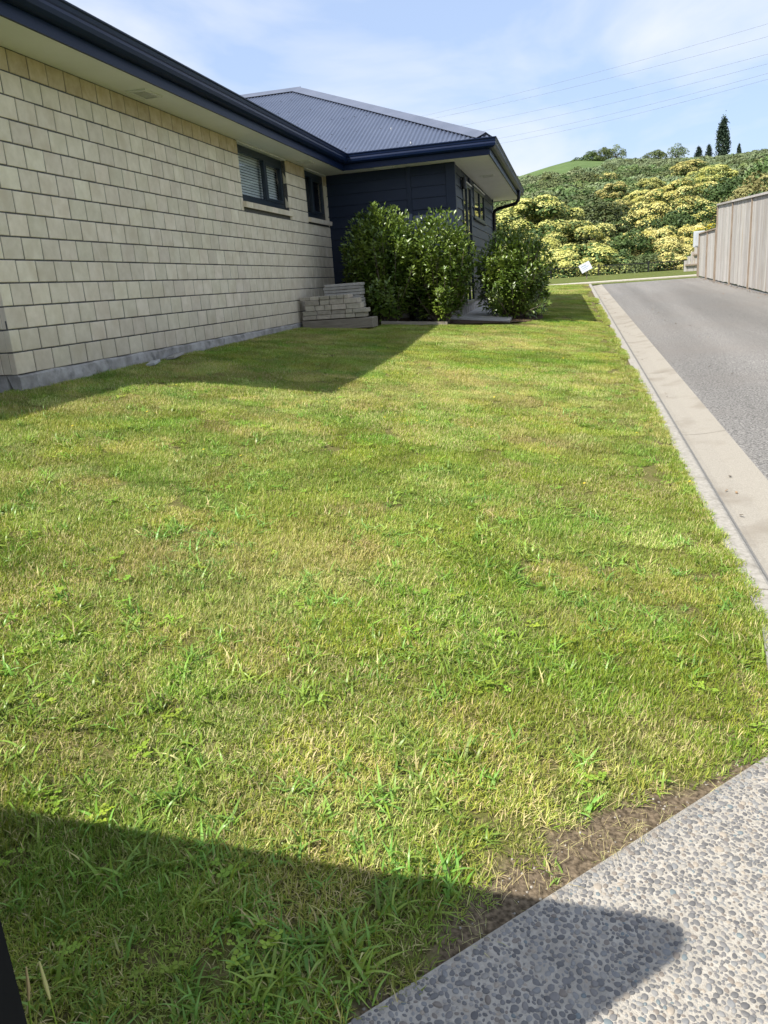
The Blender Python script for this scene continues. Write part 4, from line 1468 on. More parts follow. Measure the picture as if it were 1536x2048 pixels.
def crown_mesh(name, seed, shape, nl, lobe, npl, lsize, mats, bloom=0.0, bloom_mat=None, zlo=-0.45, bloom_size=None):
    """unit crown about z in 0..1; lobes spread over the surface and inside; leaves over the lobes"""
    r_ = np.random.RandomState(seed)
    PV, PF, FV, FF = [], [], [], []
    n0 = n1 = 0
    for i in range(nl):
        d = r_.randn(3); d /= np.linalg.norm(d)
        if d[2] < zlo: d[2] = zlo + r_.uniform(0, 0.25)
        rr = r_.uniform(0.55, 1.0) ** 0.6
        c = np.array([d[0] * rr, d[1] * rr, d[2] * rr]) * (1 - lobe * 0.7)
        lr = lobe * r_.uniform(0.45, 1.45)
        k = int(npl * (lr / lobe) ** 2)
        q = r_.randn(k, 3); q /= np.linalg.norm(q, axis=1, keepdims=True)
        q[:, 2] = np.where(q[:, 2] < -0.5, -q[:, 2], q[:, 2])
        rad = lr * r_.uniform(0.80, 1.06, (k, 1))
        Pp = c + q * rad
        nn = q + r_.randn(k, 3) * 0.38
        Vv, Ff = quads(Pp * shape, nn, lsize * r_.uniform(0.35, 1.35, k), r_)
        PV.append(Vv); PF.append(Ff + n0); n0 += len(Vv)
        if bloom > 0:
            out = c / (np.linalg.norm(c) + 1e-6)
            want = bloom * (0.30 + 0.70 * max(0.0, out[2] * 0.8 + 0.45)) * r_.choice([0.25, 0.9, 1.0, 1.2])
            kb = int(npl * 1.1 * want)
            if kb > 3:
                q = r_.randn(kb, 3) * 0.62 + out * 0.55 + np.array([0, 0, 0.55]); q /= np.linalg.norm(q, axis=1, keepdims=True)
                Pp = c + q * lr * r_.uniform(0.98, 1.12, (kb, 1))
                Vv, Ff = quads(Pp * shape, q + r_.randn(kb, 3) * 0.4, (bloom_size or lsize) * r_.uniform(0.3, 1.15, kb), r_, 0.45)
                FV.append(Vv); FF.append(Ff + n1); n1 += len(Vv)
    off = np.array([0, 0, 0.0])
    me = np_mesh(name, np.concatenate(PV) + off, np.concatenate(PF), mats)
    fm = None
    if FV:
        fm = np_mesh('blossom', np.concatenate(FV) + off, np.concatenate(FF), [bloom_mat])
    return me, fm


ONE = np.array([1, 1, 1.0])
CROWN = {
    'flower_a': crown_mesh('crown', 1, ONE, 74, 0.23, 95, 0.046, [M['t_mid']], 3.5, M['t_flower'], -0.55, 0.040),
    'flower_b': crown_mesh('crown', 2, ONE, 66, 0.24, 95, 0.046, [M['t_dark']], 2.4, M['t_flower'], -0.55, 0.042),
    'flower_c': crown_mesh('crown', 9, ONE, 64, 0.25, 80, 0.050, [M['t_dark']], 1.1, M['t_flower'], -0.55, 0.042),
    'gold': crown_mesh('crown', 4, ONE, 36, 0.30, 60, 0.055, [M['t_mid']], 1.3, M['t_gold'], -0.4, 0.05),
    'dark': crown_mesh('crown', 5, ONE, 66, 0.25, 95, 0.050, [M['t_dark']]),
    'olive': crown_mesh('crown', 6, ONE, 70, 0.23, 90, 0.046, [M['t_olive']]),
    'mid': crown_mesh('crown', 7, ONE, 60, 0.26, 85, 0.050, [M['t_mid']]),
    'brown': crown_mesh('crown', 8, ONE, 50, 0.26, 80, 0.055, [M['t_brown']]),
    'airy': crown_mesh('crown', 12, ONE, 30, 0.26, 60, 0.055, [M['t_grey']]),
    'scrub_a': crown_mesh('scrub', 21, np.array([1, 1, 0.75]), 26, 0.36, 60, 0.085, [M['t_grey']], 0, None, -0.2),
    'scrub_b': crown_mesh('scrub', 22, np.array([1, 1, 0.8]), 26, 0.36, 60, 0.085, [M['t_mid']], 0, None, -0.2),
    'scrub_c': crown_mesh('scrub', 23, np.array([1, 1, 0.7]), 28, 0.34, 60, 0.085, [M['t_dark']], 0, None, -0.2),
    'scrub_d': crown_mesh('scrub', 24, np.array([1, 1, 0.7]), 28, 0.34, 60, 0.085, [M['t_olive']], 0, None, -0.2),
}


def poplar_mesh():
    r_ = np.random.RandomState(40)
    V, F, n0 = [], [], 0
    for i in range(120):
        t = r_.uniform(0.02, 1.0)
        w = 0.20 * (np.sin(np.pi * min(1, t * 0.72 + 0.22)) ** 0.8) * (1 - 0.55 * t ** 3)
        az = r_.uniform(0, 6.28)
        c = np.array([np.cos(az) * w * r_.uniform(0.3, 0.9), np.sin(az) * w * r_.uniform(0.3, 0.9), t])
        k = 34
        q = r_.randn(k, 3) * np.array([0.033, 0.033, 0.075])
        nn = r_.randn(k, 3)
        v, f = quads(c + q + np.array([0, 0, 0.02]), nn, 0.026 * r_.uniform(0.6, 1.2, k), r_)
        V.append(v); F.append(f + n0); n0 += len(v)
    return np_mesh('crown', np.concatenate(V), np.concatenate(F), [M['t_pine']])


POPLAR = poplar_mesh()


def tree(name, label, x, y, rx, ztop, kind, squash=None, group=None, rot=None, zbase=None):
    """crown of half-width rx reaching ztop, standing on the terrain"""
    gz_ = float(T(x, y)) - 0.15 if zbase is None else zbase
    root = empty(name, (x, y, gz_))
    tag(root, label, 'tree', group)
    h_ = ztop - gz_
    rz_ = squash if squash else max(0.55 * rx, min(0.48 * h_, 1.0 * rx))
    rot = rng.uniform(0, 6.28) if rot is None else rot
    me, fm = CROWN[kind]
    cz = ztop - rz_ * 1.02
    o = inst('crown', me, (x, y, cz), root, (0, 0, rot), (rx, rx, rz_)); o['kind'] = 'stuff'
    if fm is not None:
        o2 = inst('blossom', fm, (x, y, cz), root, (0, 0, rot), (rx, rx, rz_)); o2['kind'] = 'stuff'
    tk = MB()
    r0 = 0.055 * rx + 0.06
    lx_, ly_ = rng.uniform(-0.12, 0.12) * rx, rng.uniform(-0.12, 0.12) * rx
    fork = Vector((x + lx_, y + ly_, gz_ + max(0.4, (cz - gz_) * 0.62)))
    tk.tube([(x, y, gz_ - 0.2), (x + lx_ * 0.4, y + ly_ * 0.4, gz_ + (fork.z - gz_) * 0.5), tuple(fork)], [r0 * 1.25, r0, r0 * 0.85], 8)
    for k in range(5):
        a = k * 1.257 + rot
        e = Vector((x + math.cos(a) * rx * 0.62, y + math.sin(a) * rx * 0.62, cz + rz_ * rng.uniform(-0.1, 0.45)))
        m_ = fork.lerp(e, 0.5) + Vector((0, 0, 0.12 * rz_))
        tk.tube([tuple(fork), tuple(m_), tuple(e)], [r0 * 0.62, r0 * 0.4, r0 * 0.15], 6)
    tk.build('trunk', M['bark'], root)
    return root


def polar(az, el, d):
    a, e = R(az), R(el)
    return (math.sin(a) * d, math.cos(a) * d, 1.42 + math.tan(e) * d)


GF = 'cream flowering trees below the hill'
TREES = [
    # label, azimuth, elevation of the top, distance, half width, kind, crown half height
    ('wide cream-flowering tree with dark green underside right behind the downpipe', -2.55, 5.0, 74, 3.7, 'flower_b', 2.4),
    ('second cream-flowering tree touching the dark wide tree on its left', -0.9, 4.55, 76, 2.4, 'flower_a', 1.9),
    ('wide dark olive tree without blossom in the middle of the gully', 1.75, 4.45, 82, 4.1, 'olive', 2.4),
    ('low domed cream-flowering tree in front of the dark olive tree', 0.45, 3.35, 66, 2.9, 'flower_a', 1.9),
    ('pale yellow flowering mound of a tree just behind the tilted notice board', 0.7, 1.85, 54, 2.9, 'flower_a', 1.7),
    ('pale flowering tree partly hidden behind the rightmost garden shrub', -2.6, 2.75, 60, 2.2, 'flower_a', 1.9),
    ('low yellow flowering tree over the left end of the black railing', -0.9, 1.55, 52, 1.9, 'flower_b', 1.4),
    ('dark bushy tree without blossom behind the middle of the railing', 3.85, 2.35, 58, 1.9, 'dark', 1.9),
    ('tall cream-flowering tree behind the raked fence, nearest the meter box', 6.0, 2.45, 60, 2.4, 'flower_a', 2.2),
    ('cream-flowering tree directly above the meter box', 8.1, 2.45, 62, 1.9, 'flower_a', 1.9),
    ('cream-flowering tree at the edge of the dry clearing', 5.35, 4.0, 78, 2.7, 'flower_b', 2.5),
    ('dark green tree with scattered blossom above the lower fence', 8.2, 3.95, 76, 2.6, 'flower_c', 2.1),
    ('broad bright cream-flowering tree rising behind the tall fence', 7.3, 5.25, 96, 3.5, 'flower_a', 2.2),
    ('small flowering tree high behind the tall fence below the poplar', 9.0, 5.85, 128, 3.2, 'flower_a', 1.8),
    ('dark green tree above the corner of the tall fence', 10.1, 5.05, 84, 3.0, 'dark', 2.6),
    ('brownish green tree above the tall fence at the right edge', 11.6, 5.2, 70, 2.4, 'brown', 2.4),
    ('tall mid-green tree at the far right edge of the picture', 12.7, 6.5, 84, 3.3, 'mid', 3.2),
    ('dark tree behind the right end of the tall fence', 12.4, 3.9, 60, 2.4, 'dark', 2.1),
    ('domed flowering tree on the slope above the clearing', 4.75, 4.85, 120, 2.7, 'flower_a', 1.9),
    ('small flowering tree on the slope left of the clearing', 3.0, 5.45, 140, 2.7, 'flower_b', 1.8),
    ('small flowering tree highest on the slope above the clearing', 5.2, 5.5, 150, 2.6, 'flower_b', 1.8),
    ('flowering tree on the upper slope under the round skyline tree', 7.6, 6.3, 200, 4.0, 'flower_b', 2.3),
    ('thin flowering tree on the upper slope below the skyline windbreak', 2.35, 6.2, 190, 3.2, 'flower_c', 2.2),
    ('pale flowering tree low on the slope beside the dark olive tree', 3.3, 4.35, 112, 1.9, 'flower_b', 1.4),
    ('bright yellow bush showing over the lower fence section', 9.1, 2.35, 52, 1.15, 'gold', 0.9),
    ('dark green tree filling the gully behind the flowering dome', 3.0, 1.2, 56, 1.9, 'dark', 1.4),
    ('dark green tree at the foot of the left flowering trees', -1.9, 3.1, 66, 2.4, 'dark', 1.8),
    ('grey-green bush at the foot of the meter box tree', 5.0, 0.9, 50, 1.4, 'olive', 1.0),
    ('pale flowering bush just over the railing beside the raked fence', 7.0, 0.75, 50, 1.6, 'flower_b', 1.1),
    ('dark tree between the clearing and the broad flowering tree', 6.7, 3.3, 68, 2.2, 'dark', 1.9),
]
for (lab, az, el, d_, rx, kind, sq) in TREES:
    x_, y_, zt = polar(az, el, d_)
    nm = 'flowering_tree' if kind.startswith('flower') else ('broom_bush' if kind == 'gold' else 'tree')
    tree(nm, lab, x_, y_, rx * (1.12 if kind.startswith('flower') else 1.0), zt, kind, sq, GF if kind.startswith('flower') else None)
# skyline
SKY = [('rounded left end of the dark windbreak on the skyline', 0.75, 7.25, 372, 4.5, 'dark', 3.6), ('second tree of the dark windbreak on the skyline', 1.5, 7.55, 374, 4.6, 'dark', 3.8),
       ('third tree of the dark windbreak on the skyline', 2.2, 7.68, 374, 4.4, 'mid', 3.8), ('airy tree with sky showing through, right end of the windbreak', 3.15, 7.78, 376, 4.6, 'airy', 4.2),
       ('low rounded tree on the skyline left of the round tree', 5.4, 7.15, 372, 5.5, 'mid', 3.2), ('big rounded pale tree on the skyline left of the poplar', 6.85, 7.42, 374, 4.8, 'airy', 4.6)]
for (lab, az, el, d_, rx, kind, sq) in SKY:
    x_, y_, zt = polar(az, el, d_)
    tree('skyline_tree', lab, x_, y_, rx, zt, kind, sq, 'trees on the skyline')
for (lab, az, ela, elb, d_, wsc) in (('tall narrow dark poplar standing alone on the skyline', 9.5, 8.40, 6.2, 378, 1.6), ('small dark conifer on the skyline, left of a pair', 8.12, 6.98, 6.3, 378, 2.6),
                                     ('small dark conifer on the skyline next to the poplar', 8.72, 7.02, 6.3, 378, 2.1), ('tiny dark conifer on the skyline right of the poplar', 10.45, 6.85, 6.2, 378, 1.6)):
    x_, y_, zt = polar(az, ela, d_)
    zb_ = float(T(x_, y_)) - 0.6
    root = empty('poplar_tree' if 'poplar' in lab else 'conifer_tree', (x_, y_, zb_))
    tag(root, lab, 'tree')
    h_ = zt - zb_
    o = inst('crown', POPLAR, (x_, y_, zb_ + 0.3), root, (0, 0, rng.uniform(0, 6)), (h_ * 0.62 * wsc, h_ * 0.62 * wsc, h_ / 1.06)); o['kind'] = 'stuff'
    MB().tube([(x_, y_, zb_ - 0.3), (x_, y_, zb_ + h_ * 0.7)], [0.3, 0.08], 7).build('trunk', M['bark'], root)


# ------------------------------------------------------------------ instanced masses (scrub on the hill, grass)
def scatter(name, pts, rot, scl, ids, protos, mat_list=None):
    me = bpy.data.meshes.new(name)
    me.vertices.add(len(pts)); me.vertices.foreach_set('co', np.asarray(pts, np.float32).ravel())
    a = me.attributes.new('rot', 'FLOAT_VECTOR', 'POINT'); a.data.foreach_set('vector', np.asarray(rot, np.float32).ravel())
    a = me.attributes.new('scl', 'FLOAT_VECTOR', 'POINT'); a.data.foreach_set('vector', np.asarray(scl, np.float32).ravel())
    a = me.attributes.new('idx', 'INT', 'POINT'); a.data.foreach_set('value', np.asarray(ids, np.int32))
    me.update()
    o = bpy.data.objects.new(name, me); COL.objects.link(o)
    cl = bpy.data.collections.new(name + '_kinds')
    for i, pm_ in enumerate(protos):
        po = bpy.data.objects.new('%s_%02d' % (name, i), pm_)
        cl.objects.link(po)
    ng = bpy.data.node_groups.new(name, 'GeometryNodeTree')
    ng.interface.new_socket('Geometry', in_out='INPUT', socket_type='NodeSocketGeometry')
    ng.interface.new_socket('Geometry', in_out='OUTPUT', socket_type='NodeSocketGeometry')
    N, L = ng.nodes, ng.links
    gi, go = N.new('NodeGroupInput'), N.new('NodeGroupOutput')
    ci = N.new('GeometryNodeCollectionInfo'); ci.inputs['Collection'].default_value = cl
    ci.inputs['Separate Children'].default_value = True; ci.inputs['Reset Children'].default_value = True
    ip = N.new('GeometryNodeInstanceOnPoints'); ip.inputs['Pick Instance'].default_value = True
    def att(nm, ty):
        q = N.new('GeometryNodeInputNamedAttribute'); q.data_type = ty; q.inputs['Name'].default_value = nm
        return q.outputs['Attribute']
    er = N.new('FunctionNodeEulerToRotation')
    L.new(att('rot', 'FLOAT_VECTOR'), er.inputs[0])
    L.new(er.outputs[0], ip.inputs['Rotation'])
    L.new(att('scl', 'FLOAT_VECTOR'), ip.inputs['Scale'])
    L.new(att('idx', 'INT'), ip.inputs['Instance Index'])
    L.new(gi.outputs[0], ip.inputs['Points'])
    L.new(ci.outputs[0], ip.inputs['Instance'])
    L.new(ip.outputs[0], go.inputs[0])
    md = o.modifiers.new('scatter', 'NODES'); md.node_group = ng
    return o


P_, Rr, S_, I_ = [], [], [], []
r_ = np.random.RandomState(77)
cnt = 0
for it in range(13000):
    d_ = math.sqrt(r_.uniform(48 ** 2, 372 ** 2)); az = r_.uniform(-9, 21)
    x_, y_ = math.sin(R(az)) * d_, math.cos(R(az)) * d_
    if y_ < 46: continue
    # dry clearing and the open pasture on the upper left stay free
    if 3.6 < az < 5.6 and 84 < d_ < 108: continue
    edge = float(np.interp(az, [-4, -3.3, -1.5, 0, 1.4, 2.4, 3.3], [385, 300, 240, 225, 232, 262, 385])) + 10 * float(fbm(az * 0.6, 4.0, 1.0, 2))
    if d_ > edge: continue
    dens = 1.0 if d_ < 120 else 0.85
    if r_.rand() > dens: continue
    s = r_.uniform(1.6, 3.6) * (0.8 + 0.0016 * d_) * (1 - 0.30 * min(1.0, max(0.0, (d_ - 120) / 150))) * (1 - 0.5 * max(0.0, (d_ - 300) / 72))
    nz_ = float(fbm(x_, y_, 0.03, 15))
    if nz_ > 0.56: k = 2 if r_.rand() < 0.7 else 3
    elif nz_ > 0.45: k = 1 if r_.rand() < 0.6 else 0
    else: k = 0 if r_.rand() < 0.75 else 3
    if d_ < 70: s *= 0.55; k = int(r_.choice([2, 3, 1]))
    P_.append((x_, y_, float(T(x_, y_)) + 0.15 * s)); Rr.append((0, 0, r_.uniform(0, 6.28))); S_.append((s, s, s * r_.uniform(0.75, 1.15))); I_.append(k)
sc_o = scatter('hillside_scrub', P_, Rr, S_, I_, [CROWN[k][0] for k in ('scrub_a', 'scrub_b', 'scrub_c', 'scrub_d')])
tag(sc_o, 'dense grey-green scrub and wood covering the hillside', 'scrub', kind='stuff')

# ---- grass
def grass_mat(name, a, b_, c, rough, trans=0.3, rnd=0.25):
    m = nmat(name, a, b_, 1.5, rough, objrand=rnd, hue=0.025, trans=trans, spec=0.35, c3=c, s3=0.9, f3=(0.42, 0.66), nrange=(0.3, 0.7))
    return m


M['g_fine'] = grass_mat('fine_grass', (0.200, 0.290, 0.024), (0.310, 0.378, 0.056), (0.395, 0.390, 0.105), 0.5, 0.25)
M['g_straw'] = grass_mat('dry_grass', (0.48, 0.42, 0.17), (0.60, 0.54, 0.26), (0.54, 0.48, 0.21), 0.6, 0.25)
M['g_dark'] = grass_mat('lush_grass', (0.135, 0.240, 0.020), (0.220, 0.330, 0.036), (0.25, 0.34, 0.040), 0.45, 0.28)
M['g_weed'] = grass_mat('coarse_grass', (0.165, 0.285, 0.034), (0.265, 0.395, 0.066), (0.22, 0.37, 0.075), 0.38, 0.28)
M['g_clover'] = grass_mat('clover_leaves', (0.185, 0.315, 0.024), (0.290, 0.420, 0.046), (0.26, 0.40, 0.045), 0.5, 0.28)
M['g_yellow'] = nmat('yellow_petals', (0.62, 0.45, 0.02), (0.70, 0.55, 0.03), 4, 0.6)


def blade_mesh(name, seed, n, rad, lmin, lmax, wmin, wmax, lean, segs, mats, mi_w, centre=False, up=0.35):
    r_ = np.random.RandomState(seed)
    V, F, MI = [], [], []
    for i in range(n):
        az = r_.uniform(0, 6.283)
        if centre:
            p0 = r_.randn(3) * np.array([rad, rad, 0])
        else:
            q = rad * math.sqrt(r_.rand()); t = r_.uniform(0, 6.283)
            p0 = np.array([q * math.cos(t), q * math.sin(t), 0])
        p0[2] = -0.004
        ln = r_.uniform(lmin, lmax); w = r_.uniform(wmin, wmax)
        d = np.array([math.cos(az), math.sin(az), 0]); s = np.array([-d[1], d[0], 0])
        th0 = r_.uniform(up, 1.0) * (math.pi / 2); dth = r_.uniform(*lean)
        p = p0.copy(); th = th0
        base = len(V)
        tw = r_.uniform(-0.5, 0.5)
        for k in range(segs + 1):
            ww = w * (1 - (k / segs) ** 2.2) * 0.5 * (0.75 + 0.25 * min(1, k))
            ss = s * math.cos(tw * k) + np.array([0, 0, 1]) * math.sin(tw * k) * 0.5
            if k < segs:
                V.append(p + ss * ww); V.append(p - ss * ww)
            else:
                V.append(p)
            p = p + (d * math.cos(th) + np.array([0, 0, 1]) * math.sin(th)) * ln / segs
            th -= dth / segs
            if p[2] < 0.002 and k > 0: p[2] = 0.002 + r_.rand() * 0.003
        mi = r_.choice(len(mats), p=mi_w)
        for k in range(segs - 1):
            a = base + 2 * k
            F += [(a, a + 1, a + 3), (a, a + 3, a + 2)]; MI += [mi, mi]
        a = base + 2 * (segs - 1)
        F.append((a, a + 1, a + 2)); MI.append(mi)
    return np_mesh(name, np.array(V), np.array(F), mats, MI)


GW = [(0.66, 0.17, 0.17), (0.60, 0.27, 0.13), (0.55, 0.06, 0.39), (0.54, 0.37, 0.09), (0.45, 0.04, 0.51)]
FM = [M['g_fine'], M['g_straw'], M['g_dark']]
FINE = [blade_mesh('fine_clump', 100 + i, 2500, 0.165, 0.012, 0.034, 0.0016, 0.0040, (0.1, 1.5), 2, FM, w, up=0.06) for i, w in enumerate(GW)]
FINE += [blade_mesh('small_clump', 120 + i, 130, 0.05, 0.012, 0.036, 0.0016, 0.0040, (0.1, 1.5), 2, FM, w, up=0.06) for i, w in enumerate(GW[:3])]
WEED = [blade_mesh('weed_tuft', 200 + i, n, 0.018, 0.045, 0.120, 0.0055, 0.0105, (0.6, 2.0), 5, [M['g_weed'], M['g_dark'], M['g_straw']], (0.72, 0.22, 0.06), True, 0.12) for i, n in
        enumerate([14, 20, 26, 10, 17])]


def clover_mesh(seed, n, rad):
    r_ = np.random.RandomState(seed)
    V, F, n0 = [], [], 0
    for i in range(n):
        q = rad * math.sqrt(r_.rand()); t = r_.uniform(0, 6.283)
        c = np.array([q * math.cos(t), q * math.sin(t), r_.uniform(0.010, 0.030)])
        R0 = r_.uniform(0.0035, 0.0075)
        tx, ty = r_.uniform(-0.5, 0.5, 2)
        for l in range(3):
            a0 = l * 2.094 + r_.uniform(0, 6.28) * (l == 0) + (0 if l == 0 else a_prev)
            a_prev = a0 - l * 2.094 if l == 0 else a_prev
            cc = np.array([math.cos(a0), math.sin(a0), 0]) * R0 * 0.95
            ring = []
            for k in range(6):
                b_ = k * 1.0472
                x_, y_ = cc[0] + R0 * 0.8 * math.cos(b_), cc[1] + R0 * 0.8 * math.sin(b_)
                ring.append(c + np.array([x_, y_, tx * x_ + ty * y_]))
            V += ring
            F += [(n0, n0 + 1, n0 + 2, n0 + 3), (n0, n0 + 3, n0 + 4, n0 + 5)]
            n0 += 6
    return np_mesh('clover_patch', np.array(V), np.array(F), [M['g_clover']])


CLOV = [clover_mesh(300 + i, 12, 0.045) for i in range(3)]


def flower_mesh():
    V, F = [], []
    for k in range(7):
        a = 2 * math.pi * k / 7
        n0 = len(V)
        V += [(0, 0, 0.045), (0.0065 * math.cos(a - 0.3), 0.0065 * math.sin(a - 0.3), 0.047), (0.0095 * math.cos(a), 0.0095 * math.sin(a), 0.047), (0.0065 * math.cos(a + 0.3), 0.0065 * math.sin(a + 0.3), 0.047)]
        F.append((n0, n0 + 1, n0 + 2, n0 + 3))
    return np_mesh('yellow_flower', np.array(V), np.array(F), [M['g_yellow']])


FLOW = [flower_mesh()]


def on_lawn(x, y):
    ok = (x > WX + 0.02) & (x < 0.724) & (y > 0.35)
    ok &= ~((y > 12.9) & (x < -0.4) & (y < 14.25) & (y > 12.95 + 0.35 * np.clip(x + 2.5, 0, 3) ** 1.2))
    ok &= ~((x < -0.98) & (y > 14.0) & (y < 22.5))
    ok &= ~((x < -2.9) & (y > SY - 0.02))
    ok &= pad_dist(x, y) > 0.012
    ok &= ~((y > 2.0) & (y < 3.5) & (x > apron_left(y) + 0.01))
    return ok


def points(n, y0, y1, pw=1.0):
    """random lawn points inside (a little more than) the view"""
    y = y0 + (y1 - y0) * r_.rand(n) ** pw
    xl = np.maximum(-1.30 * y - 0.3, -4.16)
    x = xl + (0.724 - xl) * r_.rand(n)
    return x, y


def make(n, y0, y1, keepf, zoff=0.0, pw=1.0):
    x, y = points(n, y0, y1, pw)
    k = on_lawn(x, y)
    x, y = x[k], y[k]
    k = r_.rand(len(x)) < keepf(x, y)
    x, y = x[k], y[k]
    return np.stack([x, y, lawn_z(x, y) + zoff], 1)


r_ = np.random.RandomState(5)


def dens(x, y):
    return np.clip(1 - 1.05 * bareness(x, y), 0, 1)


def poisson(n, y0, y1, dist, keepf):
    x, y = points(n, y0, y1)
    k = on_lawn(x, y)
    x, y = x[k], y[k]
    gr, out = {}, []
    for i in range(len(x)):
        gi, gj = int(math.floor(x[i] / dist)), int(math.floor(y[i] / dist))
        if any((x[q] - x[i]) ** 2 + (y[q] - y[i]) ** 2 < dist * dist for a_ in (-1, 0, 1) for b_ in (-1, 0, 1) for q in gr.get((gi + a_, gj + b_), ())):
            continue
        gr.setdefault((gi, gj), []).append(i)
        out.append(i)
    x, y = x[out], y[out]
    k = keepf(x, y)
    x, y = x[k], y[k]
    return np.stack([x, y, lawn_z(x, y) + 0.003], 1)


def clear(x, y, d=0.15):
    m_ = bareness(x, y)
    for a_ in range(8):
        m_ = np.maximum(m_, bareness(x + d * math.cos(a_ * 0.785), y + d * math.sin(a_ * 0.785)))
    return m_ < 0.5


PB_ = np.concatenate([poisson(9000, 0.4, 7.0, 0.175, clear), poisson(16000, 7.0, 14.5, 0.18, clear), poisson(9000, 14.5, 30.3, 0.25, clear)])
PS_ = np.concatenate([poisson(14000, 0.4, 7.0, 0.05, lambda x, y: (~clear(x, y, 0.15)) & (r_.rand(len(x)) < dens(x, y))),
                      poisson(12000, 7.0, 14.5, 0.06, lambda x, y: (~clear(x, y, 0.15)) & (r_.rand(len(x)) < dens(x, y)))])
ke_y = r_.uniform(2.0, 22, 900)
ke_n = fbm(ke_y, ke_y * 0 + 2.0, 1.3, 8)
ke_x = 0.675 + 0.045 * r_.rand(900) * np.clip((ke_n - 0.25) * 3, 0, 1)
kk_ = ke_n > 0.36
PK_ = np.stack([ke_x[kk_], ke_y[kk_], 0.0323 * ke_y[kk_] + 0.006], 1)
PF_ = poisson(9000, 0.4, 3.2, 0.085, lambda x, y: bareness(x, y) < 0.3)
PS_ = np.concatenate([PS_, PK_, PF_])
Pp = np.concatenate([PB_, PS_])
n = len(Pp)
small = np.arange(n) >= len(PB_)
pz = fbm(Pp[:, 0], Pp[:, 1], 1.1, 91)
pn = fbm(Pp[:, 0], Pp[:, 1], 3.2, 92)
u = r_.rand(n)
ids = np.where(pz > 0.58, np.where(u < 0.6, 3, 1), np.where(pz > 0.46, np.where(u < 0.5, 0, 1), np.where(u < 0.6, 2, 4)))
ids = np.where(r_.rand(n) < 0.25, r_.randint(0, 5, n), ids)
ids = np.where(small, 5 + r_.randint(0, 3, n), ids)
sz = r_.uniform(0.9, 1.15, n) * (1 + 0.35 * np.clip((Pp[:, 1] - 12) / 10, 0, 1))
hz = sz * (0.65 + 0.8 * pn)
rot = np.stack([r_.uniform(-0.03, 0.03, n), r_.uniform(-0.03, 0.03, n) + 0.10, np.zeros(n)], 1)
rot[:, 2] = r_.uniform(0, 6.28, n)
slope = np.arctan(-(G(Pp[:, 0] + 0.05, Pp[:, 1]) - G(Pp[:, 0] - 0.05, Pp[:, 1])) / 0.1)
rot[:, 0] = slope * np.sin(rot[:, 2])
rot[:, 1] = slope * np.cos(rot[:, 2])
g1 = scatter('lawn_grass', Pp, rot, np.stack([sz, sz, hz], 1), ids, FINE)
tag(g1, 'short patchy lawn grass, green with dry straw-coloured patches', 'grass', kind='stuff')


def wdens(x, y):
    return np.clip((fbm(x, y, 1.6, 44) - 0.42) * 4.0, 0.04, 1) * (1 - 0.9 * bareness(x, y))


P1 = make(2600, 0.6, 4.0, wdens)
P2 = make(2400, 4.0, 9.0, wdens)
P3 = make(500, 9.0, 14.0, wdens)
# a few big tufts rooted in the bare soil beside the pad
edge_t = np.array([PA + PD * a + PN * b_ for a, b_ in ((-0.02, 0.10), (0.10, 0.12), (0.20, 0.16), (0.27, 0.10), (0.36, 0.18), (0.78, 0.14), (1.02, 0.10), (-0.12, 0.16), (0.03, 0.16))])
P4 = np.stack([edge_t[:, 0], edge_t[:, 1], lawn_z(edge_t[:, 0], edge_t[:, 1])], 1)
Pp = np.concatenate([P1, P2, P3, P4]); n = len(Pp)
sz = r_.uniform(0.40, 1.0, n); sz[-len(P4):] = 0.85
rot = np.stack([r_.uniform(-0.1, 0.1, n), r_.uniform(-0.1, 0.1, n), r_.uniform(0, 6.28, n)], 1)
g2 = scatter('coarse_weed_grass', Pp, rot, np.stack([sz, sz, sz * 0.8], 1), r_.randint(0, 5, n), WEED)
tag(g2, 'coarse broad-bladed weed grass tufts spread through the lawn', 'grass', kind='stuff')


def cdens(x, y):
    return np.clip((fbm(x, y, 7.5, 66) - 0.52) * 5.0, 0.10, 1) * (1 - 0.9 * bareness(x, y))


Pp = np.concatenate([make(520, 0.5, 4.0, cdens), make(520, 4.0, 9.0, cdens)]); n = len(Pp)
sz = r_.uniform(0.7, 1.2, n)
rot = np.stack([np.zeros(n), np.zeros(n), r_.uniform(0, 6.28, n)], 1)
g3 = scatter('clover', Pp, rot, np.stack([sz, sz, sz * 0.8], 1), r_.randint(0, 3, n), CLOV)
tag(g3, 'low clover and small broad-leaved weeds in the lawn', 'clover', kind='stuff')
Pp = make(300, 4.0, 13.0, lambda x, y: np.clip((fbm(x, y, 1.0, 81) - 0.42) * 4, 0.05, 1)); n = len(Pp)
sz = r_.uniform(0.7, 1.15, n)
g4 = scatter('yellow_flowers', Pp, np.stack([r_.uniform(-0.4, 0.4, n), r_.uniform(-0.4, 0.4, n), r_.uniform(0, 6.28, n)], 1), np.stack([sz, sz, sz], 1), np.zeros(n, int), FLOW)
tag(g4, 'tiny yellow flowers dotted over the lawn', 'flowers', kind='stuff')

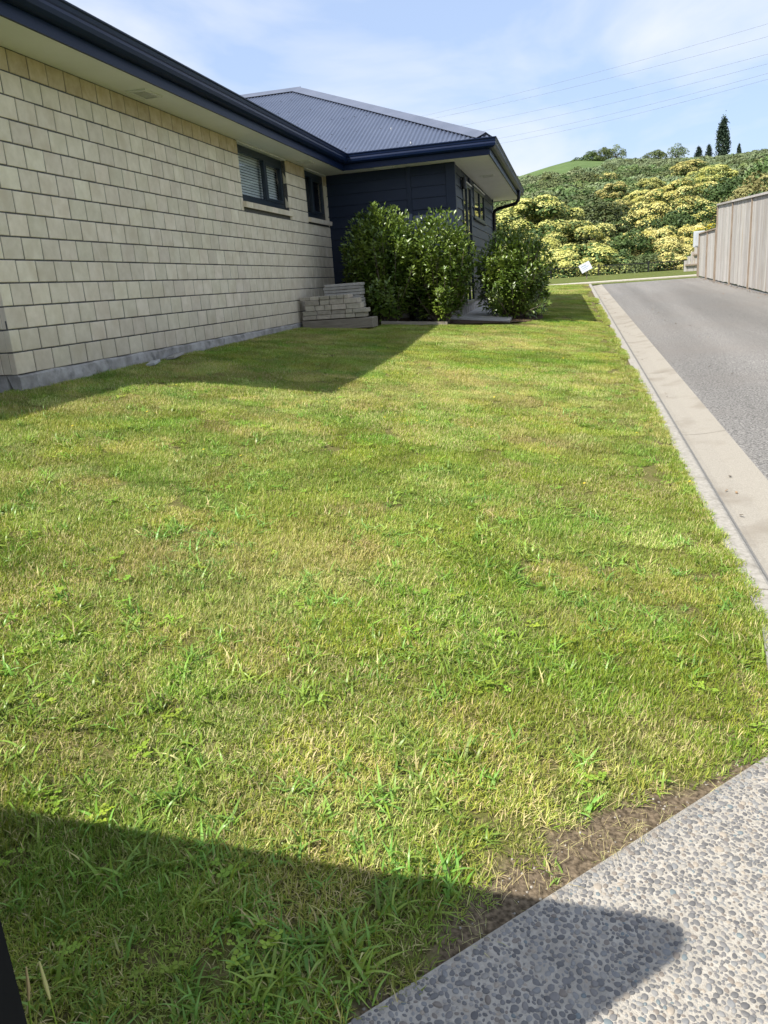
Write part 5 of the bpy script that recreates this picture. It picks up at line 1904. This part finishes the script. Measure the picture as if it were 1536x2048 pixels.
# stones and dead straw on the bare soil along the pad
M['grit'] = nmat('pale_grit', (0.20, 0.175, 0.14), (0.38, 0.35, 0.30), 40, 0.9, objrand=0.25)
GR = [mesh_obj('grit', (pebble_arrays(70 + i)[0] * 0.004).tolist(), pebble_arrays(70 + i)[1], M['grit'], link=False, smooth=True).data for i in range(2)]
STR = [blade_mesh('straw', 400 + i, 9, 0.05, 0.02, 0.07, 0.0010, 0.0020, (0.1, 0.9), 2, [M['g_straw']], (1.0,), False, 0.0) for i in range(3)]
a_ = r_.uniform(-0.3, 1.3, 700); b__ = r_.uniform(0.005, 0.24, 700)
x_ = PA[0] + PD[0] * a_ + PN[0] * b__; y_ = PA[1] + PD[1] * a_ + PN[1] * b__
k = (r_.rand(700) < bareness(x_, y_)) & (x_ < 0.7)
x_, y_ = x_[k], y_[k]; n = len(x_)
kk = r_.rand(n) < 0.6
sz = np.where(kk, r_.uniform(0.35, 0.95, n) ** 2, r_.uniform(0.5, 0.9, n))
g5 = scatter('grit_and_straw', np.stack([x_, y_, lawn_z(x_, y_) + 0.001], 1), np.stack([np.zeros(n), np.zeros(n), r_.uniform(0, 6.28, n)], 1),
             np.stack([sz, sz, sz], 1), np.where(kk, r_.randint(0, 2, n), 2 + r_.randint(0, 3, n)), GR + STR)
tag(g5, 'pale grit and dead straw on the bare soil beside the pebbled pad', 'grit', kind='stuff')

M['litter'] = nmat('dead_leaves', (0.10, 0.065, 0.035), (0.24, 0.16, 0.09), 30, 0.9, objrand=0.3)
LT = [np_mesh('dead_leaf', *(lambda V, F: (V, F))(*leaf_quads(np.zeros((1, 3)), np.array([[1.0, 0, 0.12]]), np.array([[0.1, 0.2, 1.0]]), np.array([0.05]), np.array([0.022 + 0.008 * i]), 0.3, -0.25)), [M['litter']]) for i in range(2)]
ly1 = r_.uniform(12, 30, 420); lx1 = 4.49 - np.abs(r_.randn(420)) * 0.09
ly2 = r_.uniform(3, 26, 45); lx2 = r_.uniform(1.3, 4.2, 45)
ly3 = r_.uniform(3, 26, 26); lx3 = r_.uniform(0.88, 1.0, 26)
lx_, ly_ = np.concatenate([lx1, lx2, lx3]), np.concatenate([ly1, ly2, ly3]); n = len(lx_)
lz_ = np.where(lx_ > 1.18, -0.034, -0.058) + 0.0323 * ly_
sz = r_.uniform(0.35, 1.1, n)
g6 = scatter('leaf_litter', np.stack([lx_, ly_, lz_], 1), np.stack([np.zeros(n), np.zeros(n), r_.uniform(0, 6.28, n)], 1), np.stack([sz, sz, sz], 1), r_.randint(0, 2, n), LT)
tag(g6, 'dead brown leaves along the fence foot and scattered on the driveway', 'leaves', kind='stuff')

# seed-head stems in front of the dark fence end
for i, (x_, y_, h_, dx, lab) in enumerate(((-0.52, 0.52, 0.50, -0.02, 'tall seed-head stem against the dark fence end, right one'), (-0.64, 0.56, 0.42, 0.03, 'shorter seed-head stem against the dark fence end, left one'))):
    z0 = float(G(x_, y_))
    st = empty('seed_stem', (x_, y_, z0)); tag(st, lab, 'grass stem')
    MB().tube([(x_, y_, z0), (x_ + dx * 0.4, y_ + 0.01, z0 + h_ * 0.5), (x_ + dx, y_ + 0.02, z0 + h_)], [0.0014, 0.0012, 0.0008], 6).build('stalk', M['g_clover'], st)
    MB().tube([(x_ + dx, y_ + 0.02, z0 + h_ - 0.002), (x_ + dx * 1.1, y_ + 0.021, z0 + h_ + 0.015), (x_ + dx * 1.2, y_ + 0.022, z0 + h_ + 0.045)], [0.0012, 0.0022, 0.0010], 7).build('seed_head', M['g_straw'], st)

# ------------------------------------------------------------------ power lines
W6 = [(-9.4, 10.66, 11.85, 13.10, 'topmost of the six thin power lines across the sky'), (-9.1, 10.42, 11.9, 12.45, 'second power line from the top'),
      (-7.2, 9.85, 11.9, 11.55, 'third power line from the top'), (-6.4, 9.35, 11.95, 11.05, 'fourth power line from the top, above the lowest pair'),
      (-4.9, 8.85, 12.0, 10.55, 'fifth power line from the top'), (-4.0, 8.60, 12.0, 10.24, 'lowest of the six thin power lines across the sky')]
for (a0, e0, a1, e1_, lab) in W6:
    A = Vector(polar(a0, e0, 210)); B = Vector(polar(a1, e1_, 150))
    D_ = B - A
    pts = []
    for t in np.linspace(-0.5, 1.6, 30):
        q = A + D_ * t
        sag = 0.55 * ((2 * t - 1) ** 2 - 1)
        pts.append((q.x, q.y, q.z + sag))
    o = MB().tube(pts, 0.019, 5).build('power_line', M['wire'])
    tag(o, lab, 'power line')
